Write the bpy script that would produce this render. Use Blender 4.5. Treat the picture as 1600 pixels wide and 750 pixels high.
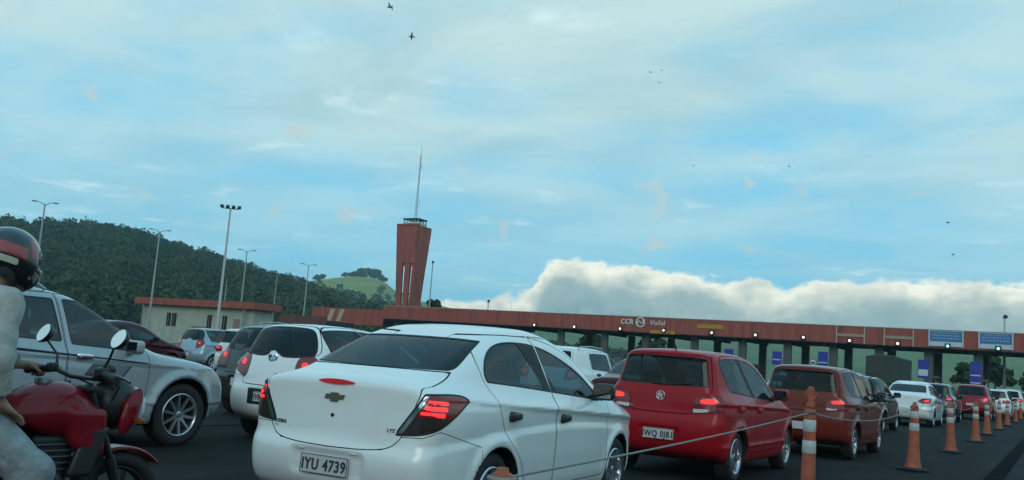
import bpy, bmesh, math, random
import numpy as np
from mathutils import Matrix, Vector

for o in list(bpy.data.objects): bpy.data.objects.remove(o)
SC = bpy.context.scene
COL = SC.collection
R = math.radians
rng = np.random.default_rng(7)
random.seed(7)

# ------------------------------------------------------------------ camera
CAM_H = 1.30
cd = bpy.data.cameras.new('camera'); cam = bpy.data.objects.new('camera', cd); COL.objects.link(cam)
cd.sensor_width = 36.0; cd.lens = 36.0 * 1425.0 / 1600.0; cd.clip_start = 0.05; cd.clip_end = 20000
YAW, PITCH, ROLL = R(31.35), math.atan(183.9 / 1425.0), R(4.29)
cam.matrix_world = (Matrix.Translation((0, 0, CAM_H)) @ Matrix.Rotation(YAW, 4, 'Z')
                    @ Matrix.Rotation(R(90) + PITCH, 4, 'X') @ Matrix.Rotation(ROLL, 4, 'Z'))
SC.camera = cam

# ------------------------------------------------------------------ light
SUN_AZ, SUN_EL = R(158), R(26)          # azimuth measured from +Y towards +X
sd = bpy.data.lights.new('sun', 'SUN'); sun = bpy.data.objects.new('sun', sd); COL.objects.link(sun)
sd.energy = 0.55; sd.angle = R(30); sd.color = (1.0, 0.93, 0.80)
to_sun = Vector((math.sin(SUN_AZ) * math.cos(SUN_EL), math.cos(SUN_AZ) * math.cos(SUN_EL), math.sin(SUN_EL)))
sun.rotation_euler = to_sun.to_track_quat('Z', 'Y').to_euler()
SC.view_settings.view_transform = 'Standard'; SC.view_settings.look = 'None'
SC.view_settings.gamma = 1.0; SC.view_settings.exposure = 0.18
SC.view_settings.use_curve_mapping = False

class NT:
    """small helper for node trees"""
    def __init__(s, tree):
        s.t = tree; s.n = tree.nodes; s.l = tree.links
    def new(s, typ, **kw):
        n = s.n.new(typ)
        for k, v in kw.items():
            if k == 'ins':
                for i, val in v.items(): s.set(n, i, val)
            else: setattr(n, k, v)
        return n
    def set(s, n, i, val):
        if isinstance(val, bpy.types.NodeSocket): s.l.new(val, n.inputs[i])
        else: n.inputs[i].default_value = val
    def math(s, op, a, b=None, c=None, clamp=False):
        n = s.n.new('ShaderNodeMath'); n.operation = op; n.use_clamp = clamp
        for i, v in enumerate((a, b, c)):
            if v is not None: s.set(n, i, v)
        return n.outputs[0]
    def noise(s, vec, scale, detail=4, rough=0.55, dist=0.0):
        n = s.n.new('ShaderNodeTexNoise'); n.noise_dimensions = '3D'
        if vec is not None: s.l.new(vec, n.inputs['Vector'])
        n.inputs['Scale'].default_value = scale; n.inputs['Detail'].default_value = detail
        n.inputs['Roughness'].default_value = rough; n.inputs['Distortion'].default_value = dist
        return n.outputs['Fac']
    def ramp(s, fac, stops, interp='LINEAR'):
        n = s.n.new('ShaderNodeValToRGB'); n.color_ramp.interpolation = interp
        e = n.color_ramp.elements
        while len(e) < len(stops): e.new(0.5)
        for i, (p, c) in enumerate(stops):
            e[i].position = p; e[i].color = c if len(c) == 4 else (*c, 1)
        s.l.new(fac, n.inputs[0]); return n.outputs[0]
    def mix(s, fac, a, b, blend='MIX'):
        n = s.n.new('ShaderNodeMix'); n.data_type = 'RGBA'; n.blend_type = blend
        s.set(n, 0, fac)
        for i, v in ((6, a), (7, b)):
            if isinstance(v, bpy.types.NodeSocket): s.l.new(v, n.inputs[i])
            else: n.inputs[i].default_value = (*v, 1) if len(v) == 3 else v
        return n.outputs[2]
    def smooth(s, v, lo, hi, a=0.0, b=1.0):
        n = s.n.new('ShaderNodeMapRange'); n.interpolation_type = 'SMOOTHSTEP'
        s.set(n, 0, v); s.set(n, 1, lo); s.set(n, 2, hi); s.set(n, 3, a); s.set(n, 4, b)
        return n.outputs[0]
    def lin(s, v, lo, hi, a=0.0, b=1.0):
        n = s.n.new('ShaderNodeMapRange'); n.clamp = True
        s.set(n, 0, v); s.set(n, 1, lo); s.set(n, 2, hi); s.set(n, 3, a); s.set(n, 4, b)
        return n.outputs[0]

def build_world():
    W = bpy.data.worlds.new('World'); SC.world = W; W.use_nodes = True
    t = NT(W.node_tree); W.node_tree.nodes.clear()
    out = t.new('ShaderNodeOutputWorld'); bg = t.new('ShaderNodeBackground')
    bg.inputs['Strength'].default_value = 0.118
    t.l.new(bg.outputs[0], out.inputs[0])
    sky = t.new('ShaderNodeTexSky'); sky.sky_type = 'NISHITA'; sky.sun_disc = False
    sky.sun_elevation = SUN_EL; sky.sun_rotation = SUN_AZ
    sky.altitude = 50; sky.air_density = 1.0; sky.dust_density = 0.6; sky.ozone_density = 1.4
    tc = t.new('ShaderNodeTexCoord'); d = tc.outputs['Generated']
    sep = t.new('ShaderNodeSeparateXYZ'); t.l.new(d, sep.inputs[0])
    x, y, z = sep.outputs
    az = t.math('ARCTAN2', x, y)                                   # radians from +Y towards +X
    el = t.math('ARCSINE', z)
    zc = t.math('MAXIMUM', z, 0.02)
    # high thin cloud sheet, laid out on a plane overhead
    px = t.math('DIVIDE', x, t.math('ADD', zc, 0.10)); py = t.math('DIVIDE', y, t.math('ADD', zc, 0.10))
    cmb = t.new('ShaderNodeCombineXYZ'); t.l.new(px, cmb.inputs[0]); t.l.new(py, cmb.inputs[1])
    mp = t.new('ShaderNodeMapping'); t.l.new(cmb.outputs[0], mp.inputs[0])
    mp.inputs['Rotation'].default_value = (0, 0, R(-24)); mp.inputs['Scale'].default_value = (0.7, 1.0, 1)
    pl = mp.outputs[0]
    big = t.noise(pl, 0.75, 3, 0.5, 0.2)
    fine = t.noise(pl, 2.4, 9, 0.60, 0.35)
    wisp = t.noise(pl, 4.2, 11, 0.62, 0.35)
    shade_n = t.noise(pl, 1.5, 6, 0.55, 0.3)
    veil = t.math('ADD', t.math('MULTIPLY', big, 0.9), t.math('MULTIPLY', fine, 0.5))
    veil = t.smooth(veil, 0.36, 0.80)
    veil = t.math('MULTIPLY', veil, t.math('MULTIPLY', t.smooth(el, R(4), R(17), 0.42, 1.0), t.smooth(el, R(24), R(42), 1.0, 0.35)))
    wv = t.math('MULTIPLY', t.smooth(wisp, 0.55, 0.72), t.smooth(big, 0.40, 0.56))
    base = t.mix(t.smooth(el, R(0), R(40), 0.95, 0.80), sky.outputs[0], (1.40, 5.05, 7.35))
    vc = t.mix(t.smooth(shade_n, 0.36, 0.62), (3.4, 5.05, 5.35), (4.7, 6.15, 6.05))
    c1 = t.mix(t.math('MULTIPLY', veil, 0.92), base, vc)
    c1 = t.mix(t.math('MULTIPLY', wv, 0.42), c1, (6.8, 8.3, 8.3))
    # cumulus bank low over the plaza, going on to the right of the view
    vadd = t.new('ShaderNodeCombineXYZ'); t.l.new(az, vadd.inputs[0]); t.l.new(t.math('MULTIPLY', el, 1.5), vadd.inputs[1])
    pv = vadd.outputs[0]
    puff = t.noise(pv, 30.0, 7, 0.58, 0.25)
    lump = t.noise(pv, 9.0, 3, 0.5)
    d0 = R(1)
    prof = t.new('ShaderNodeFloatCurve')
    azn = t.lin(az, R(-60), R(60))
    t.l.new(azn, prof.inputs['Value'])
    cv = prof.mapping.curves[0]
    pts = [(-60, .8), (-38.5, 1.2), (-36.5, 2.7), (-35.5, 3.2), (-32, 3.7), (-30.6, 4.1), (-29.3, 5.6), (-27.8, 6.8), (-24, 6.5), (-19, 6.0),
           (-15, 5.8), (-11, 6.1), (-6, 6.5), (0, 6.4), (20, 6.0), (60, 3.0)]
    while len(cv.points) < len(pts): cv.points.new(0.5, 0.5)
    for p_, (a, e) in zip(cv.points, pts):
        p_.location = ((a + 60) / 120.0, e / 10.0); p_.handle_type = 'AUTO'
    prof.mapping.update()
    top = t.math('SUBTRACT', t.math('MULTIPLY', prof.outputs[0], R(10)), R(0.25))
    top = t.math('ADD', top, t.math('MULTIPLY', t.math('SUBTRACT', puff, 0.5), R(2.4)))
    top = t.math('ADD', top, t.math('MULTIPLY', t.math('SUBTRACT', lump, 0.5), R(1.0)))
    depth = t.math('SUBTRACT', top, el)
    m = t.smooth(depth, R(-0.20), R(0.28))
    shade = t.math('ADD', depth, t.math('MULTIPLY', t.math('SUBTRACT', t.noise(pv, 15.0, 7, 0.6), 0.5), R(3.6)))
    warm = t.ramp(t.lin(shade, R(-0.6), R(4.6)),
                  [(0.0, (1.0, 0.98, 0.86)), (0.12, (0.94, 0.93, 0.80)), (0.26, (0.66, 0.70, 0.63)), (0.46, (0.36, 0.46, 0.47)), (0.8, (0.22, 0.34, 0.38)), (1.0, (0.30, 0.42, 0.44))])
    warm = t.mix(1.0, warm, (9.5, 9.5, 9.3), 'MULTIPLY')
    c2 = t.mix(m, c1, warm)
    # small torn scraps of grey-pink cloud above the bank
    sc = t.noise(pv, 22.0, 4, 0.5, 0.4)
    sm = t.math('MULTIPLY', t.smooth(sc, 0.60, 0.72), t.math('MULTIPLY', t.smooth(el, R(6), R(8)), t.smooth(el, R(16), R(12))))
    c2 = t.mix(t.math('MULTIPLY', sm, 0.6), c2, (4.6, 5.2, 5.0))
    t.l.new(c2, bg.inputs['Color'])
build_world()

# ------------------------------------------------------------------ materials
MATS = {}
def mat(name, col=(.5, .5, .5), rough=.5, metal=0., coat=0., spec=.5, emit=None, estr=0., grain=None, bump=None, ior=1.5, tint=None):
    """grain=(scale, amount) colour mottling ; bump=(scale, strength, distance)"""
    if name in MATS: return MATS[name]
    m = bpy.data.materials.new(name); m.use_nodes = True; MATS[name] = m
    t = NT(m.node_tree); b = m.node_tree.nodes['Principled BSDF']
    b.inputs['Base Color'].default_value = (*col, 1); b.inputs['Roughness'].default_value = rough
    b.inputs['Metallic'].default_value = metal; b.inputs['Coat Weight'].default_value = coat
    b.inputs['Coat Roughness'].default_value = 0.04
    b.inputs['Specular IOR Level'].default_value = spec; b.inputs['IOR'].default_value = ior
    if emit: b.inputs['Emission Color'].default_value = (*emit, 1); b.inputs['Emission Strength'].default_value = estr
    tc = t.new('ShaderNodeTexCoord')
    if grain:
        n = t.noise(tc.outputs['Object'], grain[0], 6, .6)
        f = t.lin(n, .25, .75, 1 - grain[1], 1 + grain[1])
        hsv = t.new('ShaderNodeHueSaturation'); hsv.inputs['Color'].default_value = (*col, 1); t.l.new(f, hsv.inputs['Value'])
        t.l.new(hsv.outputs[0], b.inputs['Base Color'])
        t.l.new(t.lin(n, .2, .8, min(1, rough * .85), min(1, rough * 1.15)), b.inputs['Roughness'])
    if bump:
        n = t.noise(tc.outputs['Object'], bump[0], 5, .6)
        bp = t.new('ShaderNodeBump'); bp.inputs['Strength'].default_value = bump[1]; bp.inputs['Distance'].default_value = bump[2]
        t.l.new(n, bp.inputs['Height']); t.l.new(bp.outputs[0], b.inputs['Normal'])
    return m

def paint(name, col, rough=.32, metal=0.0, dusty=1.0, coat=1.0):
    """car paint with a clear coat, a little road dust low on the body and faint orange-peel"""
    if name in MATS: return MATS[name]
    m = mat(name, col, rough, metal, 1.0, .5 if coat > .9 else .22)
    t = NT(m.node_tree); b = m.node_tree.nodes['Principled BSDF']
    tc = t.new('ShaderNodeTexCoord'); sp = t.new('ShaderNodeSeparateXYZ'); t.l.new(tc.outputs['Object'], sp.inputs[0])
    n = t.noise(tc.outputs['Object'], 3.0, 7, .65)
    low = t.lin(sp.outputs[2], .18, .62, 1, 0)
    dust = t.math('MULTIPLY', t.math('ADD', t.math('MULTIPLY', low, .30), .03), t.lin(n, .3, .7, .3 * dusty, 1.0 * dusty))
    t.l.new(t.mix(dust, col, (.22, .20, .17)), b.inputs['Base Color'])
    t.l.new(t.math('ADD', t.math('MULTIPLY', dust, .7), rough), b.inputs['Roughness'])
    t.l.new(t.math('SUBTRACT', .95 * coat, t.math('MULTIPLY', dust, 1.6), clamp=True), b.inputs['Coat Weight'])
    return m

def glass_mat(name, through, tint, ior=1.5):
    """thin tinted pane: part of the light passes, the rest meets a dark glossy film"""
    if name in MATS: return MATS[name]
    m = mat(name, (.004, .006, .008), .03, 0, 0, .5, ior=ior); t = NT(m.node_tree); b = m.node_tree.nodes['Principled BSDF']; out = m.node_tree.nodes['Material Output']
    tr = t.new('ShaderNodeBsdfTransparent'); tr.inputs[0].default_value = (*tint, 1); mx = t.new('ShaderNodeMixShader'); mx.inputs[0].default_value = through
    t.l.new(b.outputs[0], mx.inputs[1]); t.l.new(tr.outputs[0], mx.inputs[2]); t.l.new(mx.outputs[0], out.inputs['Surface']); return m
GLASS = lambda: glass_mat('tinted_glass', .30, (.55, .75, .82), 1.45)
SIDEGLASS = lambda: glass_mat('side_glass', .52, (.62, .88, .94), 2.2)
RUBBER = lambda: mat('black_rubber', (.012, .012, .013), .62)
PLASTIC = lambda: mat('black_plastic', (.018, .019, .021), .42)
TYRE = lambda: mat('tyre_rubber', (.018, .018, .019), .75, grain=(14, .35))
ALLOY = lambda: mat('alloy', (.55, .57, .60), .28, .9)
CHROME = lambda: mat('chrome', (.75, .76, .78), .10, 1.0)
def REDLENS(): return mat('red_lens', (.22, .006, .010), .12, 0, .6)
def BRAKE(): return mat('brake_lit', (.5, .01, .01), .2, emit=(1.0, .04, .045), estr=1.0)
def DARKLENS(): return mat('smoked_lens', (.035, .02, .022), .12, 0, .6)
def CLEARLENS(): return mat('clear_lens', (.55, .58, .60), .12, 0, .6)

# ------------------------------------------------------------------ object helpers
def link(o, parent=None):
    COL.objects.link(o)
    if parent is not None: o.parent = parent
    return o
def thing(name, label, cat, loc=(0, 0, 0), rz=0., group=None):
    o = bpy.data.objects.new(name, None); link(o); o.location = loc; o.rotation_euler = (0, 0, rz)
    o.empty_display_size = .2
    return tag(o, label, cat, group)
def tag(o, label=None, cat=None, group=None, kind=None):
    if label: o['label'] = label
    if cat: o['category'] = cat
    if group: o['group'] = group
    if kind: o['kind'] = kind
    return o
def obj(name, me, m=None, parent=None, loc=None):
    o = bpy.data.objects.new(name, me)
    if m is not None:
        if len(me.materials) == 0: me.materials.append(None)
        o.material_slots[0].link = 'OBJECT'; o.material_slots[0].material = m
    link(o, parent)
    if loc is not None: o.location = loc
    return o
def np_mesh(name, V, T, N=None, smooth=True):
    V = np.ascontiguousarray(V, dtype=np.float32); T = np.ascontiguousarray(T, dtype=np.int32)
    k = T.shape[1]
    me = bpy.data.meshes.new(name)
    me.vertices.add(len(V)); me.vertices.foreach_set('co', V.ravel())
    me.loops.add(T.size); me.loops.foreach_set('vertex_index', T.ravel())
    me.polygons.add(len(T)); me.polygons.foreach_set('loop_start', np.arange(0, T.size, k, dtype=np.int32))
    me.update(calc_edges=True)
    if smooth:
        me.polygons.foreach_set('use_smooth', np.ones(len(T), dtype=bool))
        if N is not None and len(V): me.normals_split_custom_set_from_vertices(np.asarray(N, dtype=np.float32).tolist())
    return me

class MB:
    """mesh builder: polygons gathered into one mesh"""
    def __init__(s): s.v = []; s.f = []; s.sm = []
    def add(s, V, F, smooth=False):
        b = len(s.v); s.v += [tuple(p) for p in V]; s.f += [tuple(i + b for i in f) for f in F]; s.sm += [smooth] * len(F); return s
    def box(s, c, d, rz=0., M=None, bev=0.0):
        cx, cy, cz = c; hx, hy, hz = d[0] / 2, d[1] / 2, d[2] / 2
        if bev > 0:
            b = min(bev, hx * .98, hy * .98, hz * .98); V = []
            bm = bmesh.new(); bmesh.ops.create_cube(bm, size=1)
            for v in bm.verts: v.co = Vector((v.co.x * hx * 2, v.co.y * hy * 2, v.co.z * hz * 2))
            bmesh.ops.bevel(bm, geom=bm.edges[:], offset=b, segments=2, profile=.5, affect='EDGES')
            bm.verts.index_update(); V = [tuple(v.co) for v in bm.verts]; F = [tuple(v.index for v in f.verts) for f in bm.faces]; bm.free()
        else:
            V = [(x, y, z) for z in (-hz, hz) for y in (-hy, hy) for x in (-hx, hx)]
            F = [(0, 2, 3, 1), (4, 5, 7, 6), (0, 1, 5, 4), (2, 6, 7, 3), (0, 4, 6, 2), (1, 3, 7, 5)]
        X = Matrix.Translation(c) @ (M.to_4x4() if M is not None else Matrix.Rotation(rz, 4, 'Z'))
        return s.add([X @ Vector(p) for p in V], F)
    def tube(s, pts, r, n=8, cap=True, smooth=True):
        """round bar through points; r number or list"""
        P = [Vector(p) for p in pts]; m = len(P); rr = r if isinstance(r, (list, tuple)) else [r] * m
        V = []; up = Vector((0, 0, 1)); prev = None
        for i in range(m):
            t = (P[min(i + 1, m - 1)] - P[max(i - 1, 0)]).normalized()
            a = prev if prev is not None else (up if abs(t.z) < .95 else Vector((1, 0, 0)))
            u = (a - t * a.dot(t)).normalized(); w = t.cross(u); prev = u
            V += [P[i] + (u * math.cos(2 * math.pi * k / n) + w * math.sin(2 * math.pi * k / n)) * rr[i] for k in range(n)]
        F = [(i * n + k, i * n + (k + 1) % n, (i + 1) * n + (k + 1) % n, (i + 1) * n + k) for i in range(m - 1) for k in range(n)]
        s.add(V, F, smooth)
        if cap: s.add(V, [tuple(reversed(range(n))), tuple((m - 1) * n + k for k in range(n))])
        return s
    def lathe(s, prof, n=24, axis='z', c=(0, 0, 0), smooth=True, closed=False):
        V = []
        for (r, h) in prof:
            for k in range(n):
                a = 2 * math.pi * k / n; p = (r * math.cos(a), r * math.sin(a), h)
                if axis == 'x': p = (p[2], p[0], p[1])
                if axis == 'y': p = (p[0], p[2], p[1])
                V.append((p[0] + c[0], p[1] + c[1], p[2] + c[2]))
        m = len(prof); rows = m if closed else m - 1
        F = [(i * n + k, i * n + (k + 1) % n, ((i + 1) % m) * n + (k + 1) % n, ((i + 1) % m) * n + k) for i in range(rows) for k in range(n)]
        if axis == 'y': F = [tuple(reversed(f)) for f in F]
        return s.add(V, F, smooth)
    def prism(s, poly, h, M):
        """extrude a 2D polygon (local xy) by h along local z, placed by matrix M"""
        n = len(poly); V = [M @ Vector((p[0], p[1], 0)) for p in poly] + [M @ Vector((p[0], p[1], h)) for p in poly]
        F = [tuple(reversed(range(n))), tuple(range(n, 2 * n))] + [(i, (i + 1) % n, n + (i + 1) % n, n + i) for i in range(n)]
        return s.add(V, F)
    def mesh(s, name):
        me = bpy.data.meshes.new(name); me.from_pydata(s.v, [], s.f)
        me.polygons.foreach_set('use_smooth', s.sm); me.update(); return me
    def build(s, name, m, parent=None, loc=None): return obj(name, s.mesh(name), m, parent, loc)

def copy_tree(o, parent=None):
    c = o.copy(); COL.objects.link(c); c.parent = parent
    for ch in o.children: copy_tree(ch, c)
    return c

def text_mesh(body, size, extrude=.004, bold=False, shear=0.0, spacing=1.0):
    cu = bpy.data.curves.new('lettering', 'FONT'); cu.body = body; cu.size = size; cu.extrude = extrude
    cu.align_x = 'CENTER'; cu.align_y = 'CENTER'; cu.shear = shear; cu.space_character = spacing; cu.resolution_u = 3
    if bold: cu.offset = size * .022
    o = bpy.data.objects.new('lettering', cu); COL.objects.link(o)
    dg = bpy.context.evaluated_depsgraph_get(); dg.update()
    me = bpy.data.meshes.new_from_object(o.evaluated_get(dg)); COL.objects.unlink(o); bpy.data.objects.remove(o); bpy.data.curves.remove(cu)
    me.materials.clear(); me.name = 'lettering'; return me

# ------------------------------------------------------------------ implicit surface kit
def chaikin(pts, it=3):
    P = np.array(pts, float)
    for _ in range(it):
        Q = np.roll(P, -1, 0); P = np.stack([.75 * P + .25 * Q, .25 * P + .75 * Q], 1).reshape(-1, 2)
    return P
def sdf_poly(p, poly):
    """signed distance of 2D points to a closed polygon (negative inside)"""
    x, y = p[:, 0], p[:, 1]; d = np.full(len(p), 1e9); ins = np.zeros(len(p), bool)
    A = poly; B = np.roll(poly, -1, 0)
    for (ax, ay), (bx, by) in zip(A, B):
        ex, ey = bx - ax, by - ay; wx, wy = x - ax, y - ay
        t = np.clip((wx * ex + wy * ey) / (ex * ex + ey * ey + 1e-12), 0, 1)
        d = np.minimum(d, (wx - ex * t) ** 2 + (wy - ey * t) ** 2)
        c = (ay > y) != (by > y)
        if c.any(): ins ^= c & (x < ex * (y - ay) / (by - ay + 1e-15) + ax)
    return np.sqrt(d) * np.where(ins, -1, 1)
def smax(a, b, k):
    h = np.maximum(k - np.abs(a - b), 0); return np.maximum(a, b) + h * h / (4 * k)
def smin(a, b, k): return -smax(-a, -b, k)
class Grid2:
    def __init__(s, fn, lo, hi, h):
        s.lo = lo; s.h = h; n = [int((hi[i] - lo[i]) / h) + 2 for i in (0, 1)]
        g = np.stack(np.meshgrid(lo[0] + np.arange(n[0]) * h, lo[1] + np.arange(n[1]) * h, indexing='ij'), -1).reshape(-1, 2)
        G = fn(g).reshape(n)
        for ax in (0, 1):
            for _ in range(2): G = (np.roll(G, 1, ax) + 2 * G + np.roll(G, -1, ax)) / 4
        s.G = G; s.n = n
    def __call__(s, a, b):
        u = np.clip((a - s.lo[0]) / s.h, 1, s.n[0] - 3); v = np.clip((b - s.lo[1]) / s.h, 1, s.n[1] - 3)
        i = u.astype(int); j = v.astype(int); u = u - i; v = v - j; G = s.G
        return (G[i, j] * (1 - u) + G[i + 1, j] * u) * (1 - v) + (G[i, j + 1] * (1 - u) + G[i + 1, j + 1] * u) * v
def curve(tbl, blur=.04):
    t = np.array(tbl, float); xs = np.arange(t[0, 0] - .5, t[-1, 0] + .5, .01); ys = np.interp(xs, t[:, 0], t[:, 1])
    n = max(1, int(blur / .01)); k = np.hanning(2 * n + 3); k /= k.sum()
    ys = np.convolve(np.pad(ys, n + 1, mode='edge'), k, 'valid')
    return lambda q: np.interp(q, xs, ys)
def nets(fn, lo, hi, h):
    """naive surface nets + projection onto the zero set; returns V, T(tris), N"""
    n = [int(round((hi[i] - lo[i]) / h)) + 1 for i in range(3)]
    ax = [lo[i] + np.arange(n[i]) * h for i in range(3)]
    G = np.stack(np.meshgrid(*ax, indexing='ij'), -1).reshape(-1, 3)
    F = np.concatenate([fn(c) for c in np.array_split(G, max(1, len(G) // 200000))]).reshape(n); S = F < 0
    cs = [(i, j, k) for i in (0, 1) for j in (0, 1) for k in (0, 1)]
    sl = lambda c: tuple(slice(c[a], n[a] - 1 + c[a]) for a in range(3))
    cnt = sum(S[sl(c)].astype(np.int8) for c in cs); act = (cnt > 0) & (cnt < 8)
    idx = -np.ones(act.shape, int); I = np.argwhere(act); idx[act] = np.arange(len(I))
    acc = np.zeros((len(I), 3)); num = np.zeros(len(I))
    for c in cs:
        for a in range(3):
            if c[a] == 1: continue
            e = list(c); e[a] = 1
            f0 = F[tuple((I + c).T)]; f1 = F[tuple((I + e).T)]; m = (f0 < 0) != (f1 < 0)
            t = np.where(m, f0 / np.where(m, f0 - f1, 1), 0)
            p = np.tile(np.array(c, float), (len(I), 1)); p[:, a] = t
            acc += p * m[:, None]; num += m
    V = np.array(lo) + (I + acc / num[:, None]) * h
    Q = []
    for a in range(3):
        b, c = (a + 1) % 3, (a + 2) % 3
        s0 = [slice(None)] * 3; s1 = [slice(None)] * 3; s0[a] = slice(0, n[a] - 1); s1[a] = slice(1, n[a])
        A = S[tuple(s0)]; B = S[tuple(s1)]; E = np.argwhere(A != B); E = E[(E[:, b] > 0) & (E[:, c] > 0) & (E[:, b] < n[b] - 1) & (E[:, c] < n[c] - 1)]
        fl = A[tuple(E.T)]
        def cell(db, dc):
            q = E.copy(); q[:, b] += db; q[:, c] += dc; return idx[tuple(q.T)]
        q = np.stack([cell(-1, -1), cell(0, -1), cell(0, 0), cell(-1, 0)], 1)
        q[~fl] = q[~fl][:, ::-1]; Q.append(q)
    Q = np.concatenate(Q); Q = Q[(Q >= 0).all(1)]
    def grad(P, e):
        return np.stack([(fn(P + e * np.eye(3)[a]) - fn(P - e * np.eye(3)[a])) / (2 * e) for a in range(3)], -1)
    for _ in range(3):
        g = grad(V, h * .2); f = fn(V); st = f[:, None] * g / np.maximum((g * g).sum(1), .15)[:, None]
        L = np.linalg.norm(st, axis=1); st *= np.minimum(1, h * .5 / np.maximum(L, 1e-9))[:, None]; V = V - st
    N = grad(V, h * .45); N /= np.maximum(np.linalg.norm(N, axis=1), 1e-9)[:, None]
    d1 = np.linalg.norm(V[Q[:, 0]] - V[Q[:, 2]], axis=1) <= np.linalg.norm(V[Q[:, 1]] - V[Q[:, 3]], axis=1)
    T = np.concatenate([Q[d1][:, [0, 1, 2]], Q[d1][:, [0, 2, 3]], Q[~d1][:, [0, 1, 3]], Q[~d1][:, [1, 2, 3]]])
    return V, T, N

class Shell:
    """a surface that can be cut along outlines into labelled pieces"""
    def __init__(s, V, T, N): s.V, s.T, s.N = V, T, N; s.lab = np.zeros(len(T), int); s.names = ['body']
    def id(s, n):
        if n not in s.names: s.names.append(n)
        return s.names.index(n)
    def split(s, g, on):
        """split triangles (with labels in on) along g=0, returns mask of triangles with g<0"""
        g = np.where(np.abs(g) < 1e-5, 1e-5, g)
        gt = g[s.T] < 0; cnt = gt.sum(1); ok = np.isin(s.lab, [s.id(o) for o in on])
        cross = (cnt > 0) & (cnt < 3)                                  # split everywhere so no cracks appear
        C = s.T[cross]; cg = gt[cross]; one = cg.sum(1) == 1
        lone = np.where(one, cg.argmax(1), (~cg).argmax(1))
        a = C[np.arange(len(C)), lone]; b = C[np.arange(len(C)), (lone + 1) % 3]; c = C[np.arange(len(C)), (lone + 2) % 3]
        E = np.concatenate([np.stack([a, b], 1), np.stack([a, c], 1)]); E.sort(1)
        U, inv = np.unique(E, axis=0, return_inverse=True); inv = inv.reshape(-1)
        t = g[U[:, 0]] / (g[U[:, 0]] - g[U[:, 1]]); nb = len(s.V)
        s.V = np.concatenate([s.V, s.V[U[:, 0]] * (1 - t)[:, None] + s.V[U[:, 1]] * t[:, None]])
        nn = s.N[U[:, 0]] * (1 - t)[:, None] + s.N[U[:, 1]] * t[:, None]; nn /= np.maximum(np.linalg.norm(nn, axis=1), 1e-9)[:, None]
        s.N = np.concatenate([s.N, nn])
        p = nb + inv[:len(C)]; q = nb + inv[len(C):]
        keep = ~cross; l0 = s.lab[cross]
        s.T = np.concatenate([s.T[keep], np.stack([a, p, q], 1), np.stack([p, b, c], 1), np.stack([p, c, q], 1)])
        s.lab = np.concatenate([s.lab[keep], l0, l0, l0])
        inside = np.concatenate([cnt[keep] == 3, one, ~one, ~one])
        return inside & np.isin(s.lab, [s.id(o) for o in on])
    def patch(s, name, gf, on=('body',)):
        m = s.split(gf(s.V), on); s.lab[m] = s.id(name)
    def panel(s, name, gf, gap=.004, on=('body',)):
        m = s.split(gf(s.V) - gap, on); s.lab[m] = s.id('gap_tmp')
        m = s.split(gf(s.V) + gap, ('gap_tmp',)); s.lab[m] = s.id(name)
        s.lab[s.lab == s.id('gap_tmp')] = -1
    def extract(s, name, side=None, offset=0.0):
        if name not in s.names: return None
        m = s.lab == s.id(name)
        if side is not None:
            cx = s.V[s.T][:, :, 0].mean(1); m &= (cx > 0) if side > 0 else (cx < 0)
        if not m.any(): return None
        T = s.T[m]; u, inv = np.unique(T, return_inverse=True)
        return s.V[u] + s.N[u] * offset, inv.reshape(-1, 3), s.N[u]

def P_side(poly, it=2, xmin=.25):
    q = chaikin(poly, it); return lambda V: np.maximum(sdf_poly(V[:, [1, 2]], q), xmin - np.abs(V[:, 0]))
def P_rear(poly, ymax, it=2):
    q = chaikin(poly, it); return lambda V: np.maximum(sdf_poly(V[:, [0, 2]], q), V[:, 1] - ymax)
def P_front(poly, ymin, it=2):
    q = chaikin(poly, it); return lambda V: np.maximum(sdf_poly(V[:, [0, 2]], q), ymin - V[:, 1])
def P_corner(poly, yref, it=2):
    q = chaikin(poly, it); return lambda V: sdf_poly(np.stack([np.abs(V[:, 0]) + V[:, 1] - yref, V[:, 2]], 1), q)
def P_fcorner(poly, yref, it=2):
    q = chaikin(poly, it); return lambda V: sdf_poly(np.stack([np.abs(V[:, 0]) - V[:, 1] + yref, V[:, 2]], 1), q)
def sym(half):
    """mirror a right-hand half outline (x>0, listed bottom to top) into a closed outline"""
    return half + [(-x, z) for x, z in reversed(half)]

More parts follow.
